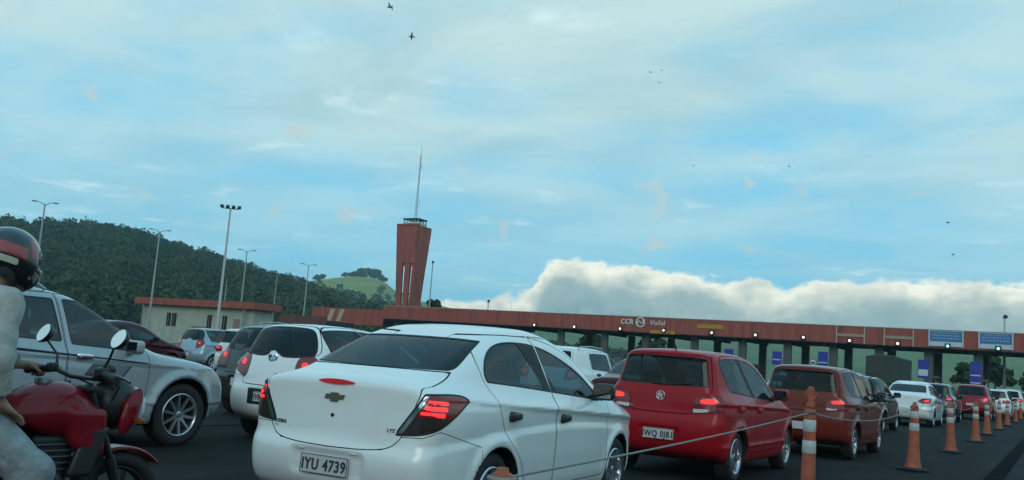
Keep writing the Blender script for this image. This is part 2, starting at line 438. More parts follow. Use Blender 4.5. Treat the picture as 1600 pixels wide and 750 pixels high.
def car_field(P):
    side = chaikin(P['side'], P.get('it', 3)); lo = side.min(0) - .35; hi = side.max(0) + .35
    SG = Grid2(lambda g: sdf_poly(g, side), lo, hi, .012)
    plan = curve(P['plan'], .12); sec = curve(P['sec'], P.get('secblur', .035)); green = curve(P['green'], .15)
    ys, ye = side[:, 0].min(), side[:, 0].max(); wb = P['wb']; Ra = P['arch']; zw = P['zw']
    bR, bF, cr = P['bendR'], P['bendF'], P['crown']; belt = P['belt']; k = P.get('k', .09); kg = P.get('kg', .14)
    def fn(X):
        x, y, z = X[:, 0], X[:, 1], X[:, 2]; a = np.abs(x)
        wr = np.clip((wb * .5 - y) / (wb * .5 - ys), 0, 1); wf = np.clip((y - wb * .5) / (ye - wb * .5), 0, 1)
        yy = y - bR * a * a * wr + bF * a * a * wf
        S = SG(yy, z + cr * a * a * np.clip((z - .55) / .5, 0, 1))
        up = np.clip((z - belt + .08) / .16, 0, 1); up = up * up * (3 - 2 * up)
        hw = plan(y) + sec(z) + up * green(y)
        for yw in (0., wb):
            d = np.hypot(y - yw, z - zw)
            hw = hw + P.get('flare', .012) * np.exp(-((d - Ra - .035) / .055) ** 2) * (z < 1.0)
        for (zc, w, dep) in P.get('crease', []):
            q = z - zc(y); hw = hw + dep * np.where(q > 0, np.clip(1 - q / w, 0, 1) ** 2, np.clip(1 + q / (w * .35), 0, 1))
        f = smax(S, a - hw, np.where(z > belt, kg, k))
        for yw in (0., wb):
            d = np.hypot(y - yw, z - zw); f = smax(f, -np.maximum(d - Ra, .50 - a), .012)
        for e in P.get('extra', []): f = e(f, x, y, z, a)
        return f
    return fn, lo, hi
def rbox(x, y, z, c, h, r):
    q = [np.abs(v - c[i]) - h[i] + r for i, v in enumerate((x, y, z))]
    return np.sqrt(sum(np.maximum(v, 0) ** 2 for v in q)) + np.minimum(np.maximum(np.maximum(q[0], q[1]), q[2]), 0) - r
def car_shell(P, h):
    fn, lo, hi = car_field(P); w = max(v for _, v in P['plan']) + .10
    n = math.ceil(w / h) + .5
    V, T, N = nets(fn, (-n * h, lo[0] + .25, lo[1] + .25), (n * h, hi[0] - .2, hi[1] - .2), h)
    S = Shell(V, T, N)
    wb, Ra, zw = P['wb'], P['arch'], P['zw']
    def well(V):
        d = np.minimum(np.hypot(V[:, 1], V[:, 2] - zw), np.hypot(V[:, 1] - wb, V[:, 2] - zw))
        return np.maximum(d - Ra - .008, V[:, 2] - zw - Ra * .99)
    def under(V): return V[:, 2] - P['sill'] - .02
    S.patch('wheel_well', well); S.patch('underbody', under)
    return S
def emit_part(S, name, objname, m, parent, offset=0.0, sides=False):
    """turn a labelled piece into one object (or one per side)"""
    out = []
    for sd_ in ((1, -1) if sides else (None,)):
        r = S.extract(name, sd_, offset)
        out.append(None if r is None else obj(objname, np_mesh(objname, *r), m, parent))
    return out if sides else out[0]

MESHC = {}
# ------------------------------------------------------------------ wheels
def ring(mb, r0, r1, x0, x1, n=28):
    mb.lathe([(r0, x0), (r1, x0), (r1, x1), (r0, x1)], n, 'x', closed=True)
def wheel_meshes(Rt, Rr, spokes=10, style='thin', w=.20):
    """tyre and rim meshes, axle along x, outer face on +x at x=0"""
    t = MB()
    t.lathe([(Rr, -.012), (Rr + .012, -.002), (Rt * .86, 0.006), (Rt * .965, -.008), (Rt, -.035), (Rt, -w * .5), (Rt, -w + .035), (Rt * .955, -w + .01), (Rr, -w + .005)], 40, 'x')
    for k in range(60):                                                # tread blocks
        a = 2 * math.pi * k / 60
        M = Matrix.Rotation(a, 3, 'X')
        t.box((-.1, math.cos(a) * Rt, math.sin(a) * Rt), (w * .8, .016, .008), M=M @ Matrix.Rotation(R(90), 3, 'X'))
    r = MB()
    r.lathe([(Rr + .004, -.006), (Rr - .004, .004), (Rr - .018, -.002), (Rr - .022, -.05), (Rr - .03, -w + .02)], 40, 'x')
    r.lathe([(.0, -.018), (.03, -.016), (.045, -.022), (.055, -.045)], 20, 'x')
    for k in range(spokes):
        a = 2 * math.pi * (k + .5) / spokes
        if style == 'twin': offs = (-.11, .11)
        else: offs = (0,)
        for o_ in offs:
            b = a + o_
            p0 = Vector((-.028, math.cos(a) * .035, math.sin(a) * .035)); p1 = Vector((-.012, math.cos(b) * (Rr - .01), math.sin(b) * (Rr - .01)))
            d = (p1 - p0); tdir = Vector((0, -math.sin(a), math.cos(a)))
            w0, w1 = (.018, .012) if style != 'wide' else (.026, .032)
            V = [];
            for p, ww in ((p0, w0), (p1, w1)):
                for sx in (.008, -.022): V += [p + tdir * ww + Vector((sx, 0, 0)), p - tdir * ww + Vector((sx, 0, 0))]
            r.add(V, [(0, 1, 5, 4), (2, 6, 7, 3), (0, 4, 6, 2), (1, 3, 7, 5), (4, 5, 7, 6), (0, 2, 3, 1)])
    bk = MB(); bk.lathe([(.0, -.075), (Rr * .62, -.075), (Rr * .66, -.09), (Rr * .66, -.1)], 24, 'x')
    bk.lathe([(Rr - .03, -.12), (.02, -.125)], 24, 'x')
    return t.mesh('tyre'), r.mesh('rim'), bk.mesh('brake_disc')
def add_wheels(root, W, P, xo, alloy, steer=0.0):
    for yw in (0., P['wb']):
        for s in (1, -1):
            t = obj('tyre', W[0], TYRE(), root, (s * xo, yw, W[3]))
            t.rotation_euler = (R(random.uniform(0, 360)) if s > 0 else 0, 0, (0 if s > 0 else math.pi) + (steer if yw > 0 else 0))
            if s < 0: t.rotation_euler = (R(random.uniform(0, 360)), 0, math.pi + (steer if yw > 0 else 0))
            obj('rim', W[1], alloy, t); obj('brake_disc', W[2], mat('disc', (.03, .03, .032), .5, .6), t)

def plate(root, x, y, z, txt, tilt=0.0, detail=True, w=.40, hh=.13):
    """Number plate on the rear panel, facing -y"""
    mb = MB(); mb.box((0, 0, 0), (w, .012, hh), bev=.006)
    p = mb.build('number_plate', mat('plate_grey', (.50, .52, .50), .45, grain=(30, .12)), root, (x, y, z)); p.rotation_euler = (tilt, 0, 0)
    if detail:
        me = text_mesh(txt, hh * .80, .002, True, 0, 1.12)
        q = obj('plate_number', me, mat('plate_ink', (.03, .03, .035), .5), p, (0, -.0085, -.006)); q.rotation_euler = (R(90), 0, 0); q.scale = (.84, 1, 1)
        b = MB()
        for s in (-1, 1):
            b.box((s * (w / 2 - .005), -.007, 0), (.004, .003, hh - .008)); b.box((0, -.007, s * (hh / 2 - .005)), (w - .018, .003, .004))
        b.build('plate_border', mat('plate_ink'), p)
    return p
def mirror(root, x, y, z, m, s=1, sc=1.0):
    def fn(X):
        a = rbox(X[:, 0], X[:, 1] - .25 * (X[:, 0]) * 0, X[:, 2], (0, 0, 0), (.10 * sc, .065 * sc, .075 * sc), .05 * sc)
        b = rbox(X[:, 0], X[:, 1], X[:, 2], (-.13 * sc, .0, -.06 * sc), (.07 * sc, .035 * sc, .022 * sc), .015)
        f = smin(a, b, .04); return smax(f, -(X[:, 1] + .052 * sc), .012)
    key = 'mirror_%.2f' % sc
    if key not in MESHC: MESHC[key] = np_mesh('door_mirror', *nets(fn, (-.24 * sc, -.1, -.14), (.14, .1, .12), .016))
    o = obj('door_mirror', MESHC[key], m, root, (s * x, y, z)); o.scale = (s, 1, 1)
    b = MB(); b.box((0, -.054 * sc, 0), (.17 * sc, .004, .115 * sc), bev=.002); b.build('mirror_glass', mat('dim_mirror', (.10, .11, .12), .04, 1.), o)
    return o

# ------------------------------------------------------------------ ground
def asphalt_material():
    m = bpy.data.materials.new('asphalt'); m.use_nodes = True; t = NT(m.node_tree); b = m.node_tree.nodes['Principled BSDF']
    tc = t.new('ShaderNodeTexCoord'); p = tc.outputs['Object']
    mp = t.new('ShaderNodeMapping'); t.l.new(p, mp.inputs[0]); mp.inputs['Scale'].default_value = (1.0, .06, 1)
    streak = t.noise(mp.outputs[0], 1.4, 5, .6); patchy = t.noise(p, .35, 5, .6); stone = t.noise(p, 70., 3, .7)
    c = t.ramp(patchy, [(.3, (.009, .010, .010)), (.5, (.016, .017, .017)), (.56, (.024, .025, .025)), (.7, (.028, .029, .029))])
    stain = t.noise(p, 1.1, 6, .62, .4); c = t.mix(t.lin(stain, .60, .68, 0, .7), c, (.006, .006, .007)); crack = t.noise(p, .55, 9, .7, 1.2); c = t.mix(t.smooth(t.math('ABSOLUTE', t.math('SUBTRACT', crack, .5)), .006, .0, 0, .8), c, (.004, .004, .004))
    c = t.mix(t.lin(streak, .48, .66, 0, .55), c, (.007, .008, .008)); c = t.mix(t.lin(stone, .55, .8, 0, .40), c, (.042, .042, .040))
    t.l.new(c, b.inputs['Base Color']); t.l.new(t.lin(patchy, .3, .7, .80, .95), b.inputs['Roughness']); b.inputs['Specular IOR Level'].default_value = .12
    bp = t.new('ShaderNodeBump'); bp.inputs['Strength'].default_value = .5; bp.inputs['Distance'].default_value = .01; t.l.new(stone, bp.inputs['Height']); t.l.new(bp.outputs[0], b.inputs['Normal'])
    MATS['asphalt'] = m; return m
def grass_material(name, a, b_, c_, sc=.05):
    m = bpy.data.materials.new(name); m.use_nodes = True; t = NT(m.node_tree); b = m.node_tree.nodes['Principled BSDF']
    tc = t.new('ShaderNodeTexCoord'); p = tc.outputs['Object']
    n1 = t.noise(p, sc, 5, .6); n2 = t.noise(p, sc * 14, 5, .65)
    c = t.ramp(n1, [(.32, a), (.5, b_), (.7, c_)]); c = t.mix(t.lin(n2, .45, .75, 0, .6), c, tuple(v * .55 for v in a))
    t.l.new(c, b.inputs['Base Color']); b.inputs['Roughness'].default_value = .9; b.inputs['Specular IOR Level'].default_value = .1
    MATS[name] = m; return m
def sheet(name, x0, x1, y0, y1, z, m):
    mb = MB(); mb.add([(x0, y0, z), (x1, y0, z), (x1, y1, z), (x0, y1, z)], [(0, 1, 2, 3)]); return tag(mb.build(name, m), kind='structure')
sheet('ground', -1500, 1100, -300, 1450, -.02, grass_material('meadow', (.045, .075, .022), (.075, .10, .03), (.10, .115, .045)))
sheet('road', -78, 9, -60, 260, 0., asphalt_material())
tar = mat('tar_joint', (.0045, .005, .0055), .95, spec=.03, grain=(3, .4))
for i, (x, w) in enumerate(((-.90, .26), (-5.75, .06), (-10.6, .06))):
    sheet('road_joint', x - w / 2, x + w / 2, -20, 96, .004, tar)
worn = mat('worn_white_line', (.34, .34, .32), .8, grain=(2.5, .5))
for k in range(9): sheet('lane_marking', 3.2, 3.32, 8 + k * 10, 12 + k * 10, .0045, worn)
def kerb():
    mb = MB(); mb.box((9.15, 100, .06), (.3, 320, .14), bev=.02); tag(mb.build('kerb', mat('concrete', (.26, .26, .25), .85, grain=(2, .25))), kind='structure')
kerb()

# ------------------------------------------------------------------ traffic cones and the cord strung between them
def cone_meshes(slim=False):
    prof = [(.138, .035), (.130, .05), (.116, .09), (.103, .17), (.091, .30), (.080, .50), (.071, .70), (.064, .88), (.058, 1.0), (.052, 1.025), (.036, 1.035), (.030, 1.05), (.030, 1.075), (.0, 1.08)] if not slim else [(.110, .035), (.090, .06), (.078, .12), (.071, .30), (.064, .50), (.058, .70), (.054, .88), (.052, 1.0), (.046, 1.02), (.030, 1.03), (.026, 1.05), (.0, 1.055)]
    rr = lambda z: float(np.interp(z, [p[1] for p in prof], [p[0] for p in prof]))
    b = MB(); b.lathe(prof, 28)
    base = MB(); base.box((0, 0, .018), (.38, .38, .034), bev=.012); base.lathe([(.17, .03), (.165, .045), (.13, .05)], 28)
    bands = []
    for (z0, z1) in ((.62, .74), (.82, .93)):
        q = MB(); q.lathe([(rr(z0) + .001, z0), (rr(z0) + .004, z0 + .004), (rr(z1) + .004, z1 - .004), (rr(z1) + .001, z1)], 28); bands.append(q.mesh('reflective_band'))
    return b.mesh('cone_body'), base.mesh('base'), bands
CM = cone_meshes(); CS = cone_meshes(True)
orange = mat('cone_orange', (.36, .088, .042), .65, grain=(11, .42), bump=(40, .2, .004)); band_m = mat('cone_band', (.46, .47, .45), .45, grain=(20, .25))
cone_y = [3.35, 8.95, 16.1, 21.9, 27.6, 33.2, 39.0, 45.0, 52.0, 60.0, 69.0]
cone_lab = ['short orange traffic cone, only its tip showing at the bottom edge beside the white sedan', 'tall orange cone with a ragged tape tip, in front of the dark rust-red hatchback',
            'tall orange cone with two white bands, first one standing whole on open asphalt', 'second whole orange cone, before the dark car ahead of the white saloon', 'third whole orange cone, in front of the red car far up the queue',
            'fourth whole orange cone of the row, wide dark base', 'fifth whole orange cone of the row', 'sixth whole orange cone, among the far white cars', 'seventh small orange cone far up the row', 'eighth small orange cone near the far verge', 'farthest small orange cone by the toll lanes']
cones = []
for i, y in enumerate(cone_y):
    c = thing('traffic_cone', cone_lab[i], 'traffic cone', (-1.98 + random.uniform(-.06, .06), y, .004), random.uniform(-.3, .3), 'orange cones along the queue')
    M_ = CS if i < 2 else CM
    obj('cone_body', M_[0], orange, c); obj('base', M_[1], mat('cone_base', (.02, .02, .021), .8), c)
    for b in M_[2]: obj('reflective_band', b, band_m, c)
    c.rotation_euler = (R(random.uniform(-1.6, 1.6)) if i > 1 else 0, R(random.uniform(-1.6, 1.6)) if i > 1 else 0, random.uniform(-.5, .5))
    if i == 0: c.scale = (.9, .9, .80)
    if i == 1:
        mb = MB(); mb.tube([(.0, 0, 1.05), (.012, .004, 1.11), (-.008, 0, 1.17), (.01, 0, 1.235)], [.044, .036, .050, .026], 9); mb.tube([(.0, 0, 1.10), (.05, -.02, 1.13), (.062, 0, 1.18)], [.02, .016, .006], 6)
        mb.build('tape_tip', orange, c); 
    cones.append(c)
def cord(p, q, sag, label, n=22):
    pts = [Vector(p).lerp(Vector(q), i / n) + Vector((0, 0, -sag * 4 * (i / n) * (1 - i / n))) for i in range(n + 1)]
    mb = MB(); mb.tube(pts, .0062, 6)
    for e in (0, -1): mb.lathe([(.056, -.010), (.064, -.007), (.064, .007), (.056, .010)], 16, 'z', tuple(pts[e]), closed=True)
    return tag(mb.build('cord', mat('cord', (.24, .25, .24), .8, grain=(30, .2))), label, 'cord', 'cords strung between the cones')
zt = [.80] + [1.0] * 10
cl = ['grey cord running from the short cone past the sedan to the tape-tipped cone', 'grey cord sagging between the tape-tipped cone and the first whole cone', 'cord between the first and second whole cones', 'cord between the second and third whole cones', 'cord between the third and fourth whole cones', 'cord between the fourth and fifth whole cones']
for i in range(6): cord((cones[i].location.x, cones[i].location.y, zt[i]), (cones[i + 1].location.x, cones[i + 1].location.y, zt[i + 1]), [.02, .14, .10, .12, .10, .12][i], cl[i])

# ------------------------------------------------------------------ motorcycle
def caps(X, a, b, ra, rb=None):
    a = np.array(a, float); b = np.array(b, float); rb = ra if rb is None else rb
    ab = b - a; t = np.clip(((X - a) @ ab) / (ab @ ab + 1e-12), 0, 1); return np.linalg.norm(X - a - t[:, None] * ab, axis=1) - (ra + (rb - ra) * t)
def ell(X, c, r):
    q = (X - np.array(c)) / np.array(r); k = np.linalg.norm(q, axis=1); k2 = np.linalg.norm(q / np.array(r), axis=1); return k * (k - 1) / np.maximum(k2, 1e-6)
def blob(name, fn, lo, hi, h, m, parent): return obj(name, np_mesh(name, *nets(fn, lo, hi, h)), m, parent)
def motorcycle(loc, rz):
    r = thing('motorcycle', 'red and black motorcycle at the left edge, ridden beside the white four-wheel drive', 'motorcycle', (*loc, 0), rz)
    red = paint('motorcycle_red', (.20, .004, .012), .3, 0, .4, .35); blk = PLASTIC(); met = mat('grey_metal', (.16, .165, .17), .35, .9); eng = mat('engine_black', (.03, .03, .032), .4, .5)
    def tank(X):
        X = X.copy(); a = np.abs(X[:, 0])
        f = ell(X, (0, .69, .85), (.155, .23, .150)); f = smin(f, ell(X, (0, .54, .82), (.12, .18, .11)), .10)
        f = smin(f, rbox(a, X[:, 1], X[:, 2], (.14, .82, .74), (.035, .10, .12), .03), .07)
        f = smax(f, .72 - X[:, 2] - .45 * (X[:, 1] - .6), .05); return f
    tk = blob('fuel_tank', tank, (-.25, .2, .5), (.25, 1.1, 1.08), .017, red, r)
    MB().lathe([(.0, .012), (.035, .012), (.042, .004), (.042, -.02)], 18, 'z', (0, .62, 1.005)).build('tank_cap', met, tk)
    blob('seat', lambda X: smin(ell(X, (0, .22, .79), (.135, .30, .075)), ell(X, (0, -.18, .86), (.12, .26, .065)), .08), (-.2, -.5, .65), (.2, .6, 1.0), .018, mat('seat_vinyl', (.02, .02, .02), .55, bump=(60, .15, .004)), r)
    blob('tail_fairing', lambda X: smax(rbox(np.abs(X[:, 0]), X[:, 1] , X[:, 2] - .18 * (-X[:, 1] - .1), (0, -.2, .76), (.11, .32, .055), .05), -.62 - X[:, 1], .03), (-.18, -.7, .6), (.18, .25, 1.0), .018, red, r)
    MB().box((0, -.60, .87), (.14, .03, .05), bev=.012).build('tail_lamp', REDLENS(), r)
    MB().box((0, -.66, .62), (.16, .012, .14), bev=.005).build('number_plate', mat('plate_grey'), r)
    blob('side_panel', lambda X: rbox(np.abs(X[:, 0]), X[:, 1], X[:, 2] - .1 * X[:, 1], (.11, .22, .66), (.03, .20, .085), .03), (-.2, -.1, .5), (.2, .5, .85), .016, blk, r)
    blob('engine', lambda X: smin(rbox(*X.T, (0, .52, .42), (.16, .20, .13), .05), smin(rbox(*X.T, (0, .66, .60), (.11, .12, .13), .03), caps(X, (-.19, .45, .40), (.19, .45, .40), .10), .03), .04), (-.3, .2, .2), (.3, .9, .82), .018, eng, r)
    for k in range(6): MB().box((0, .67, .52 + k * .032), (.25, .26, .008), bev=.002).build('cooling_fin', met, r)
    for s in (1, -1):
        blob('radiator_shroud', lambda X: smax(rbox(X[:, 0] - s * .03 * (X[:, 1] - .9), X[:, 1] - .35 * (X[:, 2] - .74), X[:, 2], (s * .155, .86, .64), (.022, .07, .13), .02), -9 + 0 * X[:, 0], .01), (s * .18 - .1, .65, .45), (s * .18 + .1, 1.1, .85), .014, blk, r)
    # front end
    for s in (1, -1):
        f = MB(); f.tube([(s * .10, .82, .99), (s * .10, 1.01, .58)], .021, 12); f.tube([(s * .10, 1.00, .60), (s * .10, 1.12, .30)], .029, 12); f.build('fork_leg', eng, r)
    MB().box((0, .83, .965), (.26, .07, .035), bev=.012).build('triple_clamp', blk, r)
    blob('front_mudguard', lambda X: smax(smax(np.abs(np.hypot(X[:, 1] - 1.12, X[:, 2] - .30) - .335) - .010, np.abs(X[:, 0]) - .075 + .35 * (np.hypot(X[:, 1] - 1.12, X[:, 2] - .30) - .335), .02), np.maximum(np.maximum(.53 - X[:, 2], X[:, 1] - 1.38), 1.02 - X[:, 1]), .02), (-.12, .7, .4), (.12, 1.55, .75), .012, red, r)
    blob('headlamp_cowl', lambda X: smax(ell(X, (0, 1.05, .88), (.135, .14, .15)), -ell(X, (0, 1.17, .86), (.10, .09, .115)), .02), (-.2, .85, .65), (.2, 1.35, 1.1), .015, blk, r)
    for s in (1, -1): blob('cowl_wing', lambda X: smin(ell(np.stack([X[:, 0], X[:, 1] - .30 * (X[:, 2] - .84), X[:, 2]], 1), (s * .155, 1.06, .85), (.028, .055, .13)), caps(X, (s * .10, 1.02, .90), (s * .15, 1.06, .88), .02), .04), (s * .165 - .06, .9, .68), (s * .165 + .06, 1.25, 1.0), .012, red, r)
    blob('headlamp', lambda X: ell(X, (0, 1.17, .86), (.10, .07, .115)), (-.13, 1.05, .7), (.13, 1.28, 1.0), .015, CLEARLENS(), r)
    MB().box((0, .95, 1.05), (.17, .06, .10), M=Matrix.Rotation(R(-35), 3, 'X'), bev=.018).build('instrument_cluster', blk, r)
    MB().box((0, 1.02, 1.03), (.20, .012, .17), M=Matrix.Rotation(R(-40), 3, 'X'), bev=.005).build('fly_screen', mat('smoke_screen', (.02, .03, .032), .08), r)
    MB().tube([(-.38, .77, 1.035), (-.22, .80, 1.06), (-.10, .84, 1.02), (.10, .84, 1.02), (.22, .80, 1.06), (.38, .77, 1.035)], .0125, 10).build('handlebar', blk, r)
    for s in (1, -1):
        g = MB(); g.tube([(s * .25, .795, 1.055), (s * .385, .768, 1.035)], .0185, 12); g.tube([(s * .378, .769, 1.035), (s * .40, .765, 1.033)], [.022, .020], 12); g.build('grip', RUBBER(), r)
        MB().box((s * .215, .80, 1.062), (.05, .055, .05), bev=.012).build('switchgear', blk, r)
        MB().tube([(s * .20, .84, 1.055), (s * .25, .875, 1.045), (s * .36, .862, 1.030), (s * .40, .850, 1.022)], [.010, .009, .008, .007], 8).build('lever', met, r)
        MB().tube([(s * .20, .815, 1.06), (s * .23, .83, 1.13), (s * .31, .80, 1.215)], [.009, .0075, .006], 8).build('mirror_stem', blk, r)
        M_ = Matrix.Rotation(R(-12), 3, 'Z') @ Matrix.Rotation(R(-24), 3, 'X')
        mr = MB(); n = 18
        ring_ = lambda q, y: [M_ @ Vector((math.cos(2 * math.pi * k / n) * .070 * q * (1 + .10 * math.cos(4 * math.pi * k / n)), y, math.sin(2 * math.pi * k / n) * .056 * q)) for k in range(n)]
        V = ring_(1, -.006) + ring_(1.04, .004) + ring_(.8, .028) + ring_(.3, .036)
        mr.add(V, [(i * n + k, i * n + (k + 1) % n, (i + 1) * n + (k + 1) % n, (i + 1) * n + k) for i in range(3) for k in range(n)], True); mr.add(V, [tuple(range(3 * n, 4 * n))])
        mo = mr.build('rear_view_mirror', blk, r, (s * .335, .80, 1.245))
        mg = MB(); mg.add(ring_(.97, -.006), [tuple(reversed(range(n)))]); mg.build('mirror_glass', mat('mirror', (.8, .82, .85), .03, 1.), mo)
        MB().tube([(s * .12, .22, .34), (s * .25, .22, .33)], .014, 8).build('footpeg', blk, r)
        MB().tube([(s * .10, -.22, .30), (s * .11, .40, .40)], [.028, .034], 10).build('swingarm', met, r)
        MB().box((s * .20, 1.09, .80), (.06, .04, .035), bev=.012).build('indicator', mat('amber_lens', (.22, .07, .015), .25), r)
        MB().tube([(s * .11, -.16, .34), (s * .12, -.20, .70)], [.024, .024], 10).build('shock_absorber', met, r)
    MB().tube([(.10, .74, .52), (.12, .80, .34), (.14, .55, .24), (.17, .15, .27)], .022, 10).build('exhaust_pipe', met, r)
    MB().tube([(.17, .15, .27), (.18, -.05, .33), (.19, -.38, .46)], [.03, .052, .055], 14).build('silencer', blk, r)
    MB().tube([(0, .83, .96), (0, .75, .70), (0, .60, .30), (0, .25, .30), (0, .18, .62), (0, .75, .80)], .022, 10).build('frame', eng, r)
    for i, c in enumerate(((.20, .82, 1.05), (-.18, .84, 1.04))):
        MB().tube([c, (c[0] * .7, .98, .98), (c[0] * .4, .96, .84), (c[0] * .3, .86, .70)], .006, 6).build('brake_hose', RUBBER(), r)
    wt = MB(); prof = [(.225, -.03), (.245, -.050), (.28, -.052), (.302, -.03), (.308, 0), (.302, .03), (.28, .052), (.245, .050), (.225, .03)]
    wt.lathe(prof, 44, 'x', closed=True); tm = wt.mesh('tyre')
    rm = MB(); rm.lathe([(.226, -.03), (.205, -.022), (.205, .022), (.226, .03)], 40, 'x', closed=True); rm.lathe([(.04, -.06), (.045, -.05), (.045, .05), (.04, .06)], 20, 'x', closed=True)
    for k in range(5):
        a = 2 * math.pi * k / 5; rm.box((0, math.cos(a) * .125, math.sin(a) * .125), (.028, .17, .030), M=Matrix.Rotation(a, 3, 'X'), bev=.006)
    rme = rm.mesh('rim'); dm = MB(); dm.lathe([(.075, .062), (.128, .062), (.128, .067), (.075, .067)], 32, 'x', closed=True); dme = dm.mesh('brake_disc')
    for y in (-.22, 1.12):
        t = obj('tyre', tm, TYRE(), r, (0, y, .308)); obj('rim', rme, eng, t); obj('brake_disc', dme, met, t)
    return r
motorcycle((-4.60, 2.30), 0.0)

# ------------------------------------------------------------------ rider
def rider(loc, rz):
    r = thing('person', 'person astride the red motorcycle, patterned full-face helmet, pale shirt and washed jeans', 'person', (*loc, 0), rz)
    HD = np.array((.0, .33, 1.60))
    sh = {1: (.185, .25, 1.385), -1: (-.185, .29, 1.385)}; el = {1: (.290, .20, 1.12), -1: (-.345, .44, 1.15)}; wr = {1: (.262, .245, .925), -1: (-.345, .675, 1.065)}
    hip = {1: (.105, .13, .88), -1: (-.105, .13, .88)}; kn = {1: (.255, .46, .575), -1: (-.235, .60, .70)}; an = {1: (.300, .42, .11), -1: (-.205, .26, .40)}
    def hand(X):
        f = np.full(len(X), 9.)
        # left hand closed round the grip, right hand resting on the thigh
        px = np.array((-.325, .745, 1.062)); f = np.minimum(f, rbox(*X.T, tuple(px), (.045, .035, .016), .014)); f = smin(f, caps(X, wr[-1], px, .026, .024), .02)
        for k in range(4):
            x0 = -.290 - .024 * k; L = (.92, 1.0, .96, .8)[k]
            pts = [(x0, .772, 1.066), (x0, .795 + .008 * L, 1.050), (x0, .800, 1.020), (x0, .775, 1.008)]
            for a, b in zip(pts, pts[1:]): f = smin(f, caps(X, a, b, .0098, .009), .004)
        for a, b in zip([(-.285, .735, 1.055), (-.270, .765, 1.030)], [(-.270, .765, 1.030), (-.278, .79, 1.012)]): f = smin(f, caps(X, a, b, .011, .0095), .006)
        px = np.array((.245, .285, .885)); f = smin(f, rbox(X[:, 0], X[:, 1], X[:, 2] + .45 * (X[:, 1] - .28), (.242, .28, .883), (.042, .048, .016), .015), .004); f = smin(f, caps(X, wr[1], px, .026, .026), .02)
        for k in range(4):
            x0 = .200 + .023 * k; L = (.88, 1.0, .95, .75)[k]; q0 = np.array((x0 + .010, .325, .860)); q1 = q0 + np.array((0, .040 * L, -.030 * L)); q2 = q1 + np.array((0, .024 * L, -.030 * L))
            f = smin(f, caps(X, q0, q1, .0098, .009), .004); f = smin(f, caps(X, q1, q2, .009, .008), .004)
        f = smin(f, caps(X, (.206, .255, .883), (.182, .30, .853), .0115, .0095), .006); return f
    def body(X):
        f = ell(X, HD, (.078, .098, .118)); f = smin(f, ell(X, HD + (0, .035, -.065), (.058, .065, .06)), .03)
        f = smin(f, caps(X, HD + (0, .098, .0), HD + (0, .112, -.028), .010, .015), .012)                                  # nose
        for s in (1, -1):
            f = smin(f, ell(X, HD + (s * .080, -.005, -.01), (.012, .020, .032)), .008); f = smax(f, -ell(X, HD + (s * .032, .098, .008), (.018, .012, .010)), .008)
        f = smax(f, -ell(X, HD + (0, .104, -.060), (.026, .008, .004)), .004)
        f = smin(f, caps(X, HD + (0, -.02, -.06), (0, .25, 1.40), .054, .062), .03)
        f = smin(f, ell(X, (0, .22, 1.26), (.155, .10, .19)), .06); f = smin(f, ell(X, (0, .13, .98), (.145, .10, .17)), .08)
        for s in (1, -1):
            f = smin(f, caps(X, sh[s], el[s], .046, .036), .03); f = smin(f, caps(X, el[s], wr[s], .036, .026), .015)
            f = smin(f, caps(X, hip[s], kn[s], .075, .050), .04); f = smin(f, caps(X, kn[s], an[s], .050, .036), .02)
            f = smin(f, caps(X, an[s], (an[s][0] * 1.02, an[s][1] + .14, an[s][2] - .05), .035, .03), .02)
        return smin(f, hand(X), .006)
    skin = mat('skin', (.30, .17, .115), .5, grain=(20, .1)); b = blob('body', body, (-.48, -.15, 0.), (.42, .95, 1.78), .0125, skin, r)
    def fold(X, s, a):
        u = X[:, 2] * s + 2.2 * np.sin(X[:, 0] * 11 + X[:, 2] * 7) + X[:, 1] * 26; v = X[:, 2] * s * .55 - X[:, 0] * 24 + 1.7 * np.sin(X[:, 1] * 13 + X[:, 2] * 9)
        return -a * (np.abs(np.sin(u * .5)) ** .7 * .9 + np.abs(np.sin(v * .5)) ** .7 * .8 - .8)
    def shirt(X):
        f = ell(X, (0, .205, 1.25), (.195, .135, .215)); f = smin(f, rbox(*X.T, (0, .13, 1.01), (.185, .135, .17), .12), .09)
        f = smin(f, caps(X, (-.16, .28, 1.375), (.16, .255, 1.375), .078), .07); f = smin(f, caps(X, (0, .26, 1.38), (0, .275, 1.455), .085, .070), .04)
        for s in (1, -1): f = smin(f, caps(X, sh[s], el[s], .077, .060), .05); f = smin(f, caps(X, el[s], tuple(np.array(el[s]) + (np.array(wr[s]) - el[s]) * .92), .060, .045), .03)
        f = f + fold(X, 30, .010); f = smax(f, .86 - X[:, 2] + .15 * X[:, 1], .02); f = smax(f, X[:, 2] - 1.475 + .4 * (X[:, 1] - .28), .015)
        for s in (1, -1):
            d = (np.array(wr[s]) - np.array(el[s])); d /= np.linalg.norm(d); q = np.linalg.norm(X - np.array(wr[s]), axis=1) < .13
            f = np.where(q, smax(f, (X - (np.array(wr[s]) - d * .025)) @ d, .01), f)
        return f
    blob('shirt', shirt, (-.48, -.18, .78), (.42, .80, 1.55), .016, mat('pale_shirt', (.36, .37, .34), .88, grain=(16, .22), bump=(24, .6, .018)), r)
    def jeans(X):
        f = rbox(*X.T, (0, .11, .90), (.175, .135, .10), .09)
        for s in (1, -1): f = smin(f, caps(X, hip[s], kn[s], .118, .096), .06); f = smin(f, caps(X, kn[s], an[s], .096, .074), .03)
        f = f + fold(X, 34, .009); return smax(f, .085 + (.28 if False else 0) - X[:, 2], .01)
    blob('jeans', jeans, (-.42, -.15, .05), (.45, .80, 1.05), .016, mat('washed_denim', (.25, .285, .295), .88, grain=(18, .30), bump=(26, .6, .016)), r)
